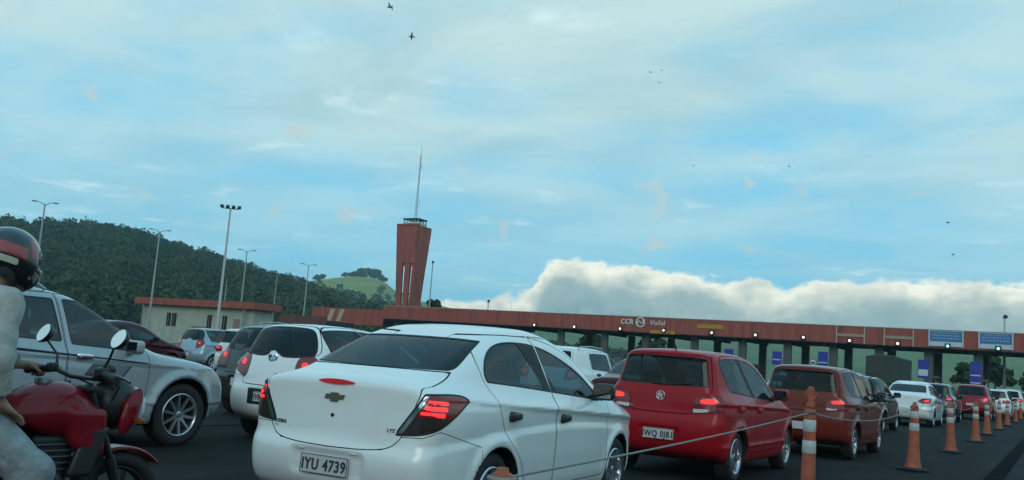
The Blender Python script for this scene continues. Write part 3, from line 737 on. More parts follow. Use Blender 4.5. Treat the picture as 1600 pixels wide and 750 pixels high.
    for s in (1, -1):
        a = an[s]; lift = a[2] - .11
        blob('shoe', lambda X: smax(smin(ell(X, (a[0] + .01 * s, a[1] + .09, .055 + lift), (.052, .145, .062)), caps(X, (a[0], a[1], .06 + lift), (a[0], a[1] - .01, .13 + lift), .052, .050), .03), .004 + lift - X[:, 2], .012), (a[0] - .12, a[1] - .12, -.02 + lift), (a[0] + .12, a[1] + .30, .24 + lift), .014, mat('dark_shoe', (.025, .024, .024), .6), r)
    blob('collar', lambda X: smax(np.abs(caps(X, (0, .262, 1.40), (0, .285, 1.475), .080, .074)) - .006, np.abs(X[:, 2] - 1.452 + .35 * (X[:, 1] - .27)) - .026, .01), (-.14, .1, 1.36), (.14, .45, 1.54), .012, mat('shirt_trim', (.20, .21, .195), .85, bump=(40, .5, .01)), r)
    for s in (1, -1):
        d = np.array(wr[s]) - np.array(el[s]); d /= np.linalg.norm(d); c0 = np.array(wr[s]) - d * .045; c1 = np.array(wr[s]) - d * .018
        blob('cuff', lambda X: smax(np.abs(caps(X, c0, c1, .050, .046)) - .006, np.maximum((X - c1) @ d, (c0 - X) @ d), .008), tuple(c0 - .085), tuple(c0 + .085), .012, mat('shirt_trim'), r)
    MB().tube([(.195 * math.cos(a), .115 + .155 * math.sin(a), .925 + .02 * math.sin(a)) for a in np.linspace(0, 2 * math.pi, 30)], .016, 6, False).build('belt', RUBBER(), r)
    # helmet: shell cut into coloured pieces, visor, chin bar
    def shell(X):
        q = X - HD; f = ell(X, HD + (0, .005, .035), (.132, .158, .138)); f = smin(f, ell(X, HD + (0, .055, -.055), (.108, .125, .105)), .07)
        f = smax(f, -(q[:, 2] + .155) - .22 * (q[:, 1]), .02)
        f = smax(f, -ell(X, HD + (0, -.02, -.16), (.095, .11, .12)), .015)
        f = smax(f, -rbox(*X.T, tuple(HD + (0, .19, .012)), (.105, .10, .045), .03), .012); return f
    S = Shell(*nets(shell, tuple(HD + (-.18, -.22, -.22)), tuple(HD + (.18, .25, .22)), .011))
    Q = lambda V: V - HD
    S.patch('red', lambda V: np.maximum(np.abs(Q(V)[:, 2] - .055 + .25 * (Q(V)[:, 1] + .05)) - .030, np.maximum(Q(V)[:, 1] - .035, -.145 - Q(V)[:, 1])))
    S.patch('white', lambda V: np.maximum(np.abs(Q(V)[:, 2] - .000 + .25 * (Q(V)[:, 1] + .05)) - .016, np.maximum(Q(V)[:, 1] + .01, -.13 - Q(V)[:, 1])))
    S.patch('red2', lambda V: np.maximum(np.abs(Q(V)[:, 1] - .085 + .1 * Q(V)[:, 2]) - .022, np.abs(Q(V)[:, 2] - .065) - .045))
    gl = dict(coat=1.0)
    hm = emit_part(S, 'body', 'helmet', mat('helmet_black', (.012, .012, .014), .22, 0, 1.), r)
    for nm, mm in (('red', mat('helmet_red', (.34, .02, .03), .25, 0, 1.)), ('red2', mat('helmet_red')), ('white', mat('helmet_white', (.55, .55, .45), .3, 0, 1.))):
        for sd_ in (1, -1):
            q = S.extract(nm, sd_)
            if q: obj('helmet_stripe', np_mesh('helmet_stripe', *q), mm, hm)
    blob('visor', lambda X: smax(np.abs(ell(X, HD + (0, .012, .02), (.128, .160, .128))) - .003, rbox(*X.T, tuple(HD + (0, .17, .012)), (.13, .11, .055), .03), .008), tuple(HD + (-.17, -.0, -.1)), tuple(HD + (.17, .22, .12)), .008, mat('visor', (.02, .022, .025), .06, spec=.8), hm)
    return r
rider((-4.60, 2.30), 0.0)

# ------------------------------------------------------------------ toll plaza
def brick_material(name, col):
    m = bpy.data.materials.new(name); m.use_nodes = True; t = NT(m.node_tree); b = m.node_tree.nodes['Principled BSDF']
    tc = t.new('ShaderNodeTexCoord'); p = tc.outputs['Object']
    mp = t.new('ShaderNodeMapping'); t.l.new(p, mp.inputs[0]); mp.inputs['Scale'].default_value = (1, 1, .12)
    n = t.noise(mp.outputs[0], 1.6, 6, .65); n2 = t.noise(p, .5, 4, .55); n3 = t.noise(p, 9, 5, .6)
    c = t.ramp(n, [(.28, tuple(v * .55 for v in col)), (.55, col), (.8, tuple(min(1, v * 1.25) for v in col))])
    c = t.mix(t.lin(n2, .45, .75, 0, .35), c, tuple(v * .7 + .02 for v in col)); c = t.mix(t.lin(n3, .6, .8, 0, .2), c, (.25, .2, .18))
    t.l.new(c, b.inputs['Base Color']); b.inputs['Roughness'].default_value = .75; MATS[name] = m; return m
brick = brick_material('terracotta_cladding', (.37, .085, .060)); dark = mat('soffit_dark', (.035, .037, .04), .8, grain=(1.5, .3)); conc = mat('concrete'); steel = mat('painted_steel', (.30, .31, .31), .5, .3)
FY = 100.0
def canopy():
    r = thing('toll_canopy', 'long terracotta toll canopy spanning all lanes, white company lettering on its edge', 'canopy', (-35, FY, 0))
    X0 = -35
    xs = np.linspace(-81, 13, 21); pm = {}
    for a, b in zip(xs, xs[1:]):
        MB().box(((a + b) / 2 - X0, .10, 6.325), (b - a - .03, .20, 1.75), bev=.012).build('fascia_panel', brick, r)
    for a, b in zip(xs, xs[1:]): MB().box(((a + b) / 2 - X0, .13, 7.235), (b - a - .004, .34, .07)).build('coping', mat('pale_coping', (.42, .36, .33), .7, grain=(2, .2)), r)
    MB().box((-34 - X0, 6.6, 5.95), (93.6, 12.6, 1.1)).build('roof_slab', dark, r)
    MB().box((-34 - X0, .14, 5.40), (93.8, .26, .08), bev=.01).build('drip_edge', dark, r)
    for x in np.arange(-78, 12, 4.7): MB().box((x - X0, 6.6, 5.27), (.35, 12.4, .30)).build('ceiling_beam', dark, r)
    for k, x in enumerate((-80, -72, -63.5, -54, -48, -42.6, -36.6, -31, -26, -21.2, -16.6, -11.9, -7.4, -2.6, 3.0, 9.0)):
        for y in (1.6, 9.8): MB().box((x - X0 + .35, y, 2.67), (.85, .42, 5.2), bev=.03).build('column', mat('column_paint', (.10, .105, .10), .7, grain=(2, .3)), r)
    return r
can = canopy()
def on_fascia(name, label, cat, x, z, group=None, y=FY - .012): return thing(name, label, cat, (x, y, z), 0, group)
# lettering and roundel
wl = mat('white_lettering', (.72, .72, .70), .5)
sg = on_fascia('company_sign', 'white lettering CCR ViaSul with swirl roundel on the terracotta canopy edge', 'sign', -42.4, 6.58)
def lett(txt, size, x, bold, shear=0., sp=1.0):
    o = obj('lettering', text_mesh(txt, size, .03, bold, shear, sp), wl, sg, (x, -.035, 0)); o.rotation_euler = (R(90), 0, 0); return o
lett('CCR', .80, -1.75, True, .12, 1.0); lett('ViaSul', .78, 2.10, False, .10, 1.02)
mb = MB(); n = 36
mb.lathe([(.46, -.05), (.60, -.05), (.60, .0), (.46, .0)], n, 'y', (-.02, 0, 0), closed=True); mb.build('roundel_ring', wl, sg)
for s in (1, -1):
    pts = [(-.02 + s * .17 + s * .20 * math.cos(a), -.03, s * .10 + s * .22 * math.sin(a)) for a in np.linspace(R(-150), R(70), 12)]
    MB().tube(pts, [.03 + .05 * math.sin(math.pi * i / 11) for i in range(12)], 8).build('roundel_swirl', wl, sg)
# lane lights along the lower edge
lx = [-56.6, -51.0, -44.9, -39.4, -33.7, -28.75, -23.6, -18.9, -14.24, -9.65, -5.23]; lz = [5.62, 5.64, 5.70, 5.76, 5.78, 5.78, 5.80, 5.70, 5.66, 5.66, 5.68]
where = ['white lane light nearest the white sedan roof', 'white lane light second from the left end of the row', 'white lane light just left of and below the CCR lettering', 'white lane light on the lower yellow sign', 'white lane light below the upper yellow sign', 'white lane light first right of the yellow signs', 'white lane light second right of the yellow signs', 'white lane light below the left empty sign frame', 'white lane light below the right empty sign frame', 'green lane light below the left blue sign', 'green lane light below the right blue sign']
for i, (x, z) in enumerate(zip(lx, lz)):
    r = on_fascia('lane_light', where[i] + ' on the toll canopy', 'traffic light', x, z, 'lane lights on the canopy', FY - .01 if i not in (3,) else FY - .09)
    MB().box((0, -.10, 0), (.52, .20, .52), bev=.03).build('housing', PLASTIC(), r)
    MB().tube([(0, -.20, .20), (0, -.34, .22)], .02, 6).build('bracket', PLASTIC(), r)
    hood = MB(); V = [(math.cos(a) * .20, y, math.sin(a) * .20) for y in (-.20, -.36) for a in np.linspace(R(-20), R(200), 12)]
    hood.add(V, [(k, k + 1, 13 + k, 12 + k) for k in range(11)]); hood.build('hood', PLASTIC(), r)
    g = i >= 9
    MB().lathe([(.0, -.06), (.09, -.045), (.135, -.0)], 20, 'y', (0, -.205, 0)).build('lens', mat('lit_green', (.2, .8, .55), .3, emit=(.25, 1., .62), estr=1.6) if g else mat('lit_white', (.8, .8, .7), .3, emit=(1., .93, .78), estr=1.35), r)
# signs on the fascia
def board(name, label, x0, x1, z0, z1, col, group=None, y=FY - .01, frame=None):
    r = on_fascia(name, label, 'sign', (x0 + x1) / 2, (z0 + z1) / 2, group, y); w, h = x1 - x0, z1 - z0
    if col: MB().box((0, -.03, 0), (w, .05, h), bev=.008).build('panel', col, r)
    if frame:
        for s in (1, -1):
            MB().box((s * (w / 2 - .06), -.07, 0), (.12, .10, h + .08), bev=.01).build('frame_post', frame, r)
    return r
yl = mat('yellow_sign', (.50, .26, .035), .5, grain=(3, .15)); ink = mat('sign_ink', (.10, .06, .02), .6)
for lab, x0, x1, z0, z1 in (('lower yellow sign strip under the ViaSul lettering', -41.15, -38.1, 5.36, 5.74), ('upper yellow sign strip to the right of the ViaSul lettering', -35.45, -32.45, 6.25, 6.68)):
    r = board('yellow_sign', lab + ' on the canopy', x0, x1, z0, z1, yl)
    for k in range(9): MB().box((-1.2 + k * .3, -.060, .02), (.2 if k % 3 else .12, .008, .15)).build('letter_bar', mat('sign_faded', (.40, .20, .03), .6), r)
pf = mat('frame_pale', (.46, .36, .31), .6)
for lab, x0, x1 in (('left empty pale sign frame on the canopy', -20.3, -17.4), ('right empty pale sign frame on the canopy', -15.6, -12.75)):
    r = board('sign_frame', lab, x0, x1, 5.45, 7.12, None, frame=pf); MB().box((0, -.05, -.02), (2.66, .06, .30), bev=.01).build('crossbar', mat('bar_tan', (.36, .27, .18), .6), r)
bl = mat('blue_sign', (.055, .17, .36), .45, grain=(2, .15)); wp = mat('sign_white', (.55, .60, .64), .5)
for lab, x0, x1 in (('left blue and white information sign on the canopy', -11.4, -8.25), ('right blue and white information sign on the canopy', -6.95, -3.95)):
    r = board('information_sign', lab, x0, x1, 5.62, 7.16, bl, frame=wp); w = x1 - x0
    MB().box((0, -.060, -.52), (w - .28, .012, .40)).build('white_field', wp, r)
    for z, q in ((.55, .72), (.30, .80), (.02, .78)):
        for k in range(8): MB().box(((-.5 + (k + .5) / 8) * w * q, -.060, z), (w * q / 8 * random.uniform(.5, .85), .008, .10)).build('letter_bar', mat('sign_pale_blue', (.25, .42, .58), .5), r)
    for s in (1, -1): MB().box((0, -.065, s * .74), (w - .25, .05, .06)).build('frame_rail', wp, r)
# thin rods standing on the roof
for i, x in enumerate((-63.6, -60.4, -51.0, -48.7, -46.3, -43.9, -41.6, -39.2)):
    o = tag(MB().tube([(0, 0, 0), (0, 0, .95)], [.022, .008], 6).build('lightning_rod', steel, None, (x, FY + .3, 7.27)), 'thin lightning rod on the canopy top, %s' % ['leftmost of the row above the sedan', 'second from the left of the row', 'left of the CCR lettering, farthest from it', 'left of the CCR lettering, second farthest', 'left of the CCR lettering, third farthest', 'just left of the CCR lettering', 'above the swirl roundel', 'above the ViaSul lettering'][i], 'rod', 'lightning rods on the canopy')
# toll islands, booths, lane signs
booth_m = mat('booth_panel', (.20, .21, .20), .6, grain=(2, .2)); bg = mat('booth_glass', (.02, .03, .035), .06, spec=.8)
island_x = [-63.2, -53.6, -47.7, -42.3, -36.3, -30.6, -25.6, -20.9, -16.3, -11.6, -7.0, -2.3]
side_of = {-30.6: 'below the upper yellow sign', -25.6: 'second right of the yellow signs', -20.9: 'beside the round sign', -16.3: 'left of the covered truck', -11.6: 'right of the covered truck', -7.0: 'below the right blue sign', -2.3: 'at the right edge', -36.3: 'right of the ViaSul lettering', -42.3: 'below the CCR lettering', -47.7: 'behind the white estate', -53.6: 'above the sedan window', -63.2: 'behind the sedan roof'}
for x in island_x:
    w = side_of[x]
    isl = MB(); isl.box((x, FY + 3, .10), (1.5, 22, .24), bev=.06); tag(isl.build('toll_island', conc), kind='structure')
    b = thing('toll_booth', 'grey toll booth under the canopy, ' + w, 'booth', (x - .05, FY + 4.6, .22), 0, 'toll booths under the canopy')
    MB().box((0, 0, .55), (1.25, 2.4, 1.1), bev=.03).build('lower_wall', booth_m, b); MB().box((0, 0, 2.35), (1.45, 2.7, .22), bev=.03).build('roof', booth_m, b)
    for sx in (1, -1):
        for sy in (1, -1): MB().box((sx * .58, sy * 1.15, 1.67), (.09, .09, 1.14)).build('post', booth_m, b)
        MB().box((sx * .60, 0, 1.67), (.02, 2.18, 1.14)).build('window', bg, b); MB().box((0, sx * 1.17, 1.67), (1.04, .02, 1.14)).build('window', bg, b)
blue2 = mat('lane_sign_blue', (.028, .038, .30), .4)
for x, z0, z1, lab in ((-31.3, 3.35, 4.05, 'small blue lane sign behind the dark red hatchback roof'), (-26.05, 2.70, 4.10, 'blue lane sign with white band left of the round sign'), (-21.3, 2.55, 4.35, 'blue lane sign with white band right of the round sign'), (-11.7, 2.35, 4.15, 'blue and white lane sign right of the covered truck'), (-7.1, 2.15, 4.25, 'blue lane sign with white bands nearest the right edge')):
    r = thing('lane_sign', lab, 'sign', (x, FY - 1.2, 0.22), 0, 'blue lane signs on the toll islands'); z0 -= .22; z1 -= .22
    MB().box((0, 0, (z0 + z1) / 2), (.98, .14, z1 - z0), bev=.02).build('panel', blue2, r); MB().box((0, .12, z1 / 2), (.14, .10, z1 - .1), bev=.01).build('post', steel, r)
    wb_ = [(z0 + .38 * (z1 - z0), .10)] if x > -31 else []
    if x == -11.7: wb_ = [(z0 + .30 * (z1 - z0), .62), ]
    if x == -7.1: wb_.append((z0 + .08, .10))
    for zc_, hh in wb_: MB().box((0, -.073, zc_), (.86, .012, hh)).build('white_band', wp, r)
r = thing('round_sign', 'round white sign with dark bar and red rim left of a blue lane sign', 'sign', (-22.35, FY - 1.0, .22), 0)
MB().tube([(0, .05, 0), (0, .05, 3.2)], .03, 8).build('post', steel, r); MB().lathe([(.0, -.02), (.36, -.02), (.36, .0)], 28, 'y', (0, 0, 2.95)).build('disc', wp, r)
MB().lathe([(.33, -.028), (.40, -.028), (.40, .0), (.33, .0)], 28, 'y', (0, 0, 2.95), closed=True).build('rim', mat('sign_red', (.35, .05, .05), .5), r); MB().box((0, -.028, 2.95), (.44, .012, .15)).build('bar', PLASTIC(), r)

# ------------------------------------------------------------------ covered truck in the lane
def truck():
    r = thing('truck', 'dark canvas-covered truck standing under the toll canopy', 'truck', (-13.2, 84.5, 0), 0); tarp = mat('tarpaulin', (.045, .05, .045), .8, grain=(1.2, .35), bump=(2.5, .6, .05))
    def cover(X): 
        a = np.abs(X[:, 0]); return smax(rbox(*X.T, (0, 3.4, 2.72), (1.42, 3.5, 1.28), .14), X[:, 2] - 3.98 + .12 * a * a + .03 * np.sin(X[:, 1] * 4.5), .05) + .012 * np.sin(X[:, 1] * 5) * np.sin(X[:, 2] * 3)
    blob('cargo_cover', cover, (-1.7, -.4, 1.2), (1.7, 7.2, 4.2), .09, tarp, r)
    MB().box((0, 3.4, 1.32), (2.5, 7.0, .22), bev=.02).build('flatbed', mat('truck_bed', (.09, .07, .05), .7), r); MB().box((0, 8.3, 1.75), (2.4, 2.0, 2.3), bev=.18).build('cab', paint('truck_white', (.6, .6, .58)), r)
    MB().box((0, 4.3, .95), (.9, 9.5, .3)).build('chassis', RUBBER(), r); MB().box((0, -.05, .75), (2.3, .12, .16), bev=.02).build('rear_bumper', steel, r)
    tw = MB(); tw.lathe([(.30, -.15), (.48, -.15), (.52, -.10), (.52, .10), (.48, .15), (.30, .15), (.0, .10)], 26, 'x'); tm = tw.mesh('tyre')
    for y in (1.4, 2.7, 8.2):
        for s in (1, -1): obj('tyre', tm, TYRE(), r, (s * 1.02, y, .52))
    for s in (1, -1): MB().box((s * .95, -.06, 1.05), (.35, .06, .14), bev=.02).build('tail_lamp', REDLENS(), r)
truck()

# ------------------------------------------------------------------ tower
def tower():
    cx, cy = -92.0, 119.75; r = thing('water_tower', 'terracotta tower wider at the top, slits in its shaft and a mast above', 'tower', (cx, cy, 0), 0)
    br = brick_material('tower_brick', (.37, .095, .070))
    w0, w1, d0, d1, zb, zt = 1.05, 2.25, .95, 1.75, 0, 21.6
    def q(u, v, z): t = z / zt; return (u * (w0 + (w1 - w0) * t), v * (d0 + (d1 - d0) * t), z)
    def slab(name, us, vs, z0, z1):
        V = [q(u, v, z) for z in (z0, z1) for v in vs for u in us]; MB().add(V, [(0, 2, 3, 1), (4, 5, 7, 6), (0, 1, 5, 4), (2, 6, 7, 3), (0, 4, 6, 2), (1, 3, 7, 5)]).build(name, br, r)
    slab('upper_shaft', (-1, 1), (-1, 1), 15.4, zt)
    slab('leg', (-1, -.40), (-1, -.72), 0, 15.38); slab('core', (-.12, .46), (-.99, -.72), 0, 15.37); slab('leg', (.70, 1), (-1, .98), 0, 15.38); slab('leg', (-1, -.8), (.8, 1), 0, 15.36)
    for z in (10.2, 14.9, 5.0): slab('tie_beam', (-.398, -.122), (-.95, -.80), z, z + .36); slab('tie_beam', (.462, .698), (-.95, -.80), z, z + .36)
    for s in (-1, 1): slab('corner_rib', (s * 1.03 if s < 0 else .985, -.985 if s < 0 else 1.03), (-1.04, -.99), .1, zt + .25)
    slab('parapet', (-1.03, 1.03), (-1.05, -.93), zt + .01, zt + .30)
    wm = mat('lookout_white', (.42, .44, .44), .6)
    MB().box((0, 0, zt + .30), (3.1, 2.5, .55), bev=.04).build('lookout_base', wm, r); MB().box((0, 0, zt + 1.22), (3.2, 2.6, .20), bev=.03).build('lookout_roof', PLASTIC(), r)
    for sx in (-1.4, -.84, -.28, .28, .84, 1.4):
        for sy in (-1.1, 1.1): MB().box((sx, sy, zt + .84), (.16, .16, .58)).build('lookout_post', wm, r)
    ml = mat('mast_grey', (.32, .34, .36), .5, .4); z0, z1 = zt + 1.3, zt + 12.2
    for a in range(3):
        ang = a * 2 * math.pi / 3; c, s = math.cos(ang), math.sin(ang); MB().tube([(c * .22, s * .22, z0), (c * .07, s * .07, z1)], .030, 6).build('mast_leg', ml, r)
    mb = MB()
    for k in range(22):
        f0, f1 = k / 22, (k + 1) / 22
        for a in range(3):
            A, B = a * 2 * math.pi / 3, (a + 1) * 2 * math.pi / 3; r0, r1 = .22 - .15 * f0, .22 - .15 * f1
            mb.tube([(math.cos(A) * r0, math.sin(A) * r0, z0 + (z1 - z0) * f0), (math.cos(B) * r1, math.sin(B) * r1, z0 + (z1 - z0) * f1)], .015, 4)
    mb.build('mast_bracing', ml, r); MB().tube([(0, 0, z1 - .3), (0, 0, z1 + 2.0)], [.04, .015], 6).build('mast_tip', ml, r)
    for z, l in ((z0 + 2.4, .9), (z0 + 8.5, .6)): MB().tube([(.2, -.1, z), (.2 + l * .5, -.2, z), (.2 + l * .5, -.2, z + .9)], .03, 6).build('antenna', ml, r)
    for z in (11.5, 15.2, 19.0): MB().tube([(-w1 - .1, -2.2, z), (-w1 - 1.0, -2.3, z + .02)], .035, 6).build('side_antenna', ml, r) if False else None
tower()

# ------------------------------------------------------------------ low buildings at the left
def hut():
    r = thing('toll_office', 'low pale office with terracotta roof band, behind the parked cars at left', 'building', (-89.5, 75, 0), 0)
    wall = mat('office_wall', (.40, .42, .36), .8, grain=(1.2, .22)); wd = mat('office_window', (.03, .035, .035), .15); fr = mat('office_frame', (.30, .18, .14), .6)
    MB().box((0, 1.5, 2.3), (19.6, 3, 4.56)).build('wall', wall, r); MB().box((0, 1.4, 5.0), (21.2, 4.4, .80), bev=.04).build('roof_band', brick, r); MB().box((0, 1.4, 5.44), (20.8, 4.0, .06)).build('roof', dark, r)
    for x in (-4.7, -3.7, 2.6, 5.2): 
        w_ = MB().box((x, -.03, 2.9), (.75, .06, 1.6)).build('window', wd, r); MB().box((x, -.07, 2.9), (.06, .05, 1.6)).build('window_bar', fr, w_)
    MB().box((.9, -.05, 2.2), (2.6, .10, .20)).build('shade_rail', fr, r); MB().box((7.2, -.03, 2.2), (1.0, .06, 2.4)).build('door', fr, r)
    for x in (-9.0, 8.9): MB().tube([(x, -.6, 0), (x, -.6, 4.6)], .10, 10).build('post', conc, r)
    c = thing('link_canopy', 'low dark terracotta link roof between the pale office and the side canopy', 'canopy', (-88.5, 92, 0), 0)
    for k in range(3): MB().box((-2.9 + k * 2.95, .1, 4.35), (2.92, .2, 1.15), bev=.01).build('fascia_panel', brick_material('dark_cladding', (.15, .055, .045)) if 'dark_cladding' not in MATS else MATS['dark_cladding'], c)  # cladding material in a darker, browner tone
    MB().box((0, 3, 4.15), (8.8, 5.6, .5)).build('roof_slab', dark, c)
    for x in (-3.8, 3.8): MB().box((x, 1, 1.95), (.35, .35, 3.9), bev=.02).build('column', conc, c)
    g = thing('side_canopy', 'lower terracotta canopy wing with two pale diagonal stripes, left of the tower', 'canopy', (-88.2, FY + .7, 0), 0)
    for k in range(5): MB().box((-5.4 + k * 2.7, .1, 5.50), (2.67, .2, 2.25), bev=.01).build('fascia_panel', brick, g)
    MB().box((0, 5, 5.2), (13.4, 9.4, .9)).build('roof_slab', dark, g)
    for x in (-6, 0, 6): MB().box((x, 1.2, 2.35), (.42, .42, 4.7), bev=.03).build('column', conc, g)
    st = mat('pale_stripe', (.48, .36, .27), .7, grain=(2, .2))
    for x in (-3.0, -1.2): MB().prism([(-.75, -.9), (.10, -.9), (.75, .85), (-.10, .85)], .03, Matrix.Translation((x, -.01, 5.62)) @ Matrix.Rotation(R(90), 4, 'X')).build('stripe', st, g)
hut()

# ------------------------------------------------------------------ street lamps and masts
galv = mat('galvanised', (.36, .37, .36), .5, .3)
def double_lamp(x, y, h, label):
    r = thing('street_lamp', label, 'street lamp', (x, y, 0), R(50), 'double-arm street lamps')
    MB().tube([(0, 0, 0), (0, 0, h * .5), (0, 0, h)], [.16, .11, .07], 10).build('pole', galv, r)
    for s in (1, -1):
        MB().tube([(0, 0, h - .1), (s * .45, 0, h + .18), (s * .85, 0, h + .22)], [.05, .04, .035], 8).build('arm', galv, r); MB().box((s * 1.0, 0, h + .22), (.50, .24, .12), bev=.05).build('lamp_head', mat('lamp_head', (.20, .21, .21), .5), r)
for a in ((-88.9, 54, 13.3, 'double-arm street lamp rising behind the helmet'), (-91.4, 70, 13.0, 'double-arm street lamp left of the pale office'), (-96.1, 88, 13.1, 'double-arm street lamp right of the floodlight mast'), (-100.7, 105, 13.2, 'double-arm street lamp before the grassy hill')): double_lamp(*a)
def flood(x, y, h, n, label, w=1.5):
    r = thing('floodlight_mast', label, 'light mast', (x, y, 0), R(46), 'floodlight masts')
    MB().tube([(0, 0, 0), (0, 0, h * .5), (0, 0, h)], [.17, .12, .08], 10).build('pole', mat('mast_white', (.52, .53, .50), .5), r)
    MB().tube([(-w / 2, 0, h), (w / 2, 0, h)], .05, 8).build('crossbar', galv, r)
    for k in range(n):
        xx = -w / 2 + w * k / max(1, n - 1) if n > 1 else 0
        MB().box((xx, -.12, h + .16), (.34, .30, .26), M=Matrix.Rotation(R(30), 3, 'X'), bev=.04).build('floodlight', mat('flood_dark', (.05, .052, .055), .4), r)
flood(-68.4, 60, 13.5, 4, 'tall pale floodlight mast with four lamps in front of the pale office', 1.6)
flood(-91.5, 125, 16.3, 1, 'single floodlight mast just right of the tower', .5); flood(-74.0, 116, 9.4, 1, 'short floodlight mast behind the canopy, right of the round tree', .5)
flood(-5.0, 106, 9.1, 1, 'short floodlight mast above the right end of the canopy', .6)
for x, y, h, lb in ((-119.5, 117, 13.0, 'bare thin pole against the dark hill, right of the floodlight mast'), (-122, 108, 11.0, 'bare thin pole against the dark hill, near the third street lamp')):
    tag(MB().tube([(0, 0, 0), (0, 0, h)], [.12, .06], 8).build('pole', galv, None, (x, y, 0)), lb, 'pole')

# ------------------------------------------------------------------ hills and woods
# sight lines were surveyed once, with this fixed heading; the hills do not follow the camera object
SURVEY = (Matrix.Rotation(R(31.35), 3, 'Z') @ Matrix.Rotation(R(97.3535), 3, 'X') @ Matrix.Rotation(R(4.29), 3, 'Z'))
def ray(px, py):
    f = 1425.; u, v = (px - 800) / f, (375 - py) / f; return SURVEY @ Vector((u, v, -1))
def ridge(pts, dist):
    """skyline given as directions, at a ground distance -> table (azimuth, height)"""
    out = []
    for px, py in pts:
        d = ray(px, py); k = dist / math.hypot(d.x, d.y); out.append((math.atan2(d.x, d.y), CAM_H + d.z * k))
    return np.array(sorted(out))
nz = np.random.default_rng(3)
class VNoise:
    def __init__(s, seed): s.g = np.random.default_rng(seed).random((128, 128))
    def __call__(s, x, y):
        i = np.floor(x).astype(int); j = np.floor(y).astype(int); u = x - i; v = y - j; u = u * u * (3 - 2 * u); v = v * v * (3 - 2 * v); g = s.g
        a = lambda p, q: g[(i + p) % 128, (j + q) % 128]
        return (a(0, 0) * (1 - u) + a(1, 0) * u) * (1 - v) + (a(0, 1) * (1 - u) + a(1, 1) * u) * v - .5
vn = VNoise(5)
def fbm(x, y, s): return vn(x / s, y / s) + .5 * vn(x / s * 2.1 + 9, y / s * 2.1) + .25 * vn(x / s * 4.3, y / s * 4.3 + 7)
class Hill:
    def __init__(s, tab, r0, rr, r1, rough, drop=0.):
        s.t, s.r0, s.rr, s.r1, s.rough, s.drop = tab, r0, rr, r1, rough, drop
    def h(s, x, y):
        az = np.arctan2(x, y); r = np.hypot(x, y); H = np.interp(az, s.t[:, 0], s.t[:, 1]) - s.drop
        u = np.clip((r - s.r0) / (s.rr - s.r0), 0, 1); d = np.clip((s.r1 - r) / (s.r1 - s.rr), 0, 1)
        S = np.where(r < s.rr, u * u * (3 - 2 * u) * .55 + u * .45, d * d * (3 - 2 * d))
        return H * S + fbm(x, y, s.rough * 9) * s.rough * np.minimum(u, d) * (1 - .7 * (np.abs(r - s.rr) < .04 * s.rr)) - .5
    def mesh(s, name, a0, a1, na, nr):
        A = np.linspace(a0, a1, na); Rr = np.linspace(s.r0, s.r1, nr); aa, rr = np.meshgrid(A, Rr, indexing='ij'); x = np.sin(aa) * rr; y = np.cos(aa) * rr
        V = np.stack([x, y, s.h(x, y)], -1).reshape(-1, 3); i = np.arange(na - 1)[:, None] * nr + np.arange(nr - 1)[None]; Q = np.stack([i, i + 1, i + nr + 1, i + nr], -1).reshape(-1, 4)
        return np_mesh(name, V, Q[:, ::-1])
FD = 680.
sky1 = ridge([(-260, 372), (-160, 352), (-60, 345), (0, 346), (60, 349), (110, 351), (150, 350), (200, 356), (250, 373), (300, 386), (330, 393), (360, 406), (420, 426), (470, 438), (530, 456), (570, 470), (620, 478), (680, 492), (760, 512)], FD)
wood_hill = Hill(sky1, 230, FD, 950, 5., drop=8.)
tag(obj('wooded_hill', wood_hill.mesh('wooded_hill', sky1[0, 0], sky1[-1, 0], 120, 46), grass_material('forest_floor', (.018, .028, .012), (.025, .035, .015), (.03, .04, .018))), kind='structure')
sky2 = ridge([(330, 500), (420, 462), (470, 440), (497, 437), (530, 433), (560, 431), (585, 434), (602, 441), (618, 455), (640, 466), (690, 478), (760, 492), (840, 512)], 1150.)
grass_hill = Hill(sky2, 700, 1150, 1340, 5.)
lit_grass = grass_material('sunlit_hill_grass', (.22, .22, .055), (.30, .29, .085), (.36, .33, .11), .012)  # sunlight on this hill is put into a raised, warmer grass colour
tag(obj('grass_hill', grass_hill.mesh('grass_hill', sky2[0, 0], sky2[-1, 0], 110, 40), lit_grass), kind='structure')
sky3 = ridge([(640, 512), (760, 505), (880, 512), (1000, 520), (1100, 516), (1200, 517), (1320, 524), (1440, 527), (1560, 540), (1700, 555), (1900, 585), (2100, 605)], 900.)
far_hill = Hill(sky3, 320, 900, 1250, 6.)
tag(obj('far_hill', far_hill.mesh('far_hill', sky3[0, 0], sky3[-1, 0], 120, 40), grass_material('pasture', (.11, .15, .075), (.16, .20, .09), (.21, .22, .10), .010)), kind='structure')

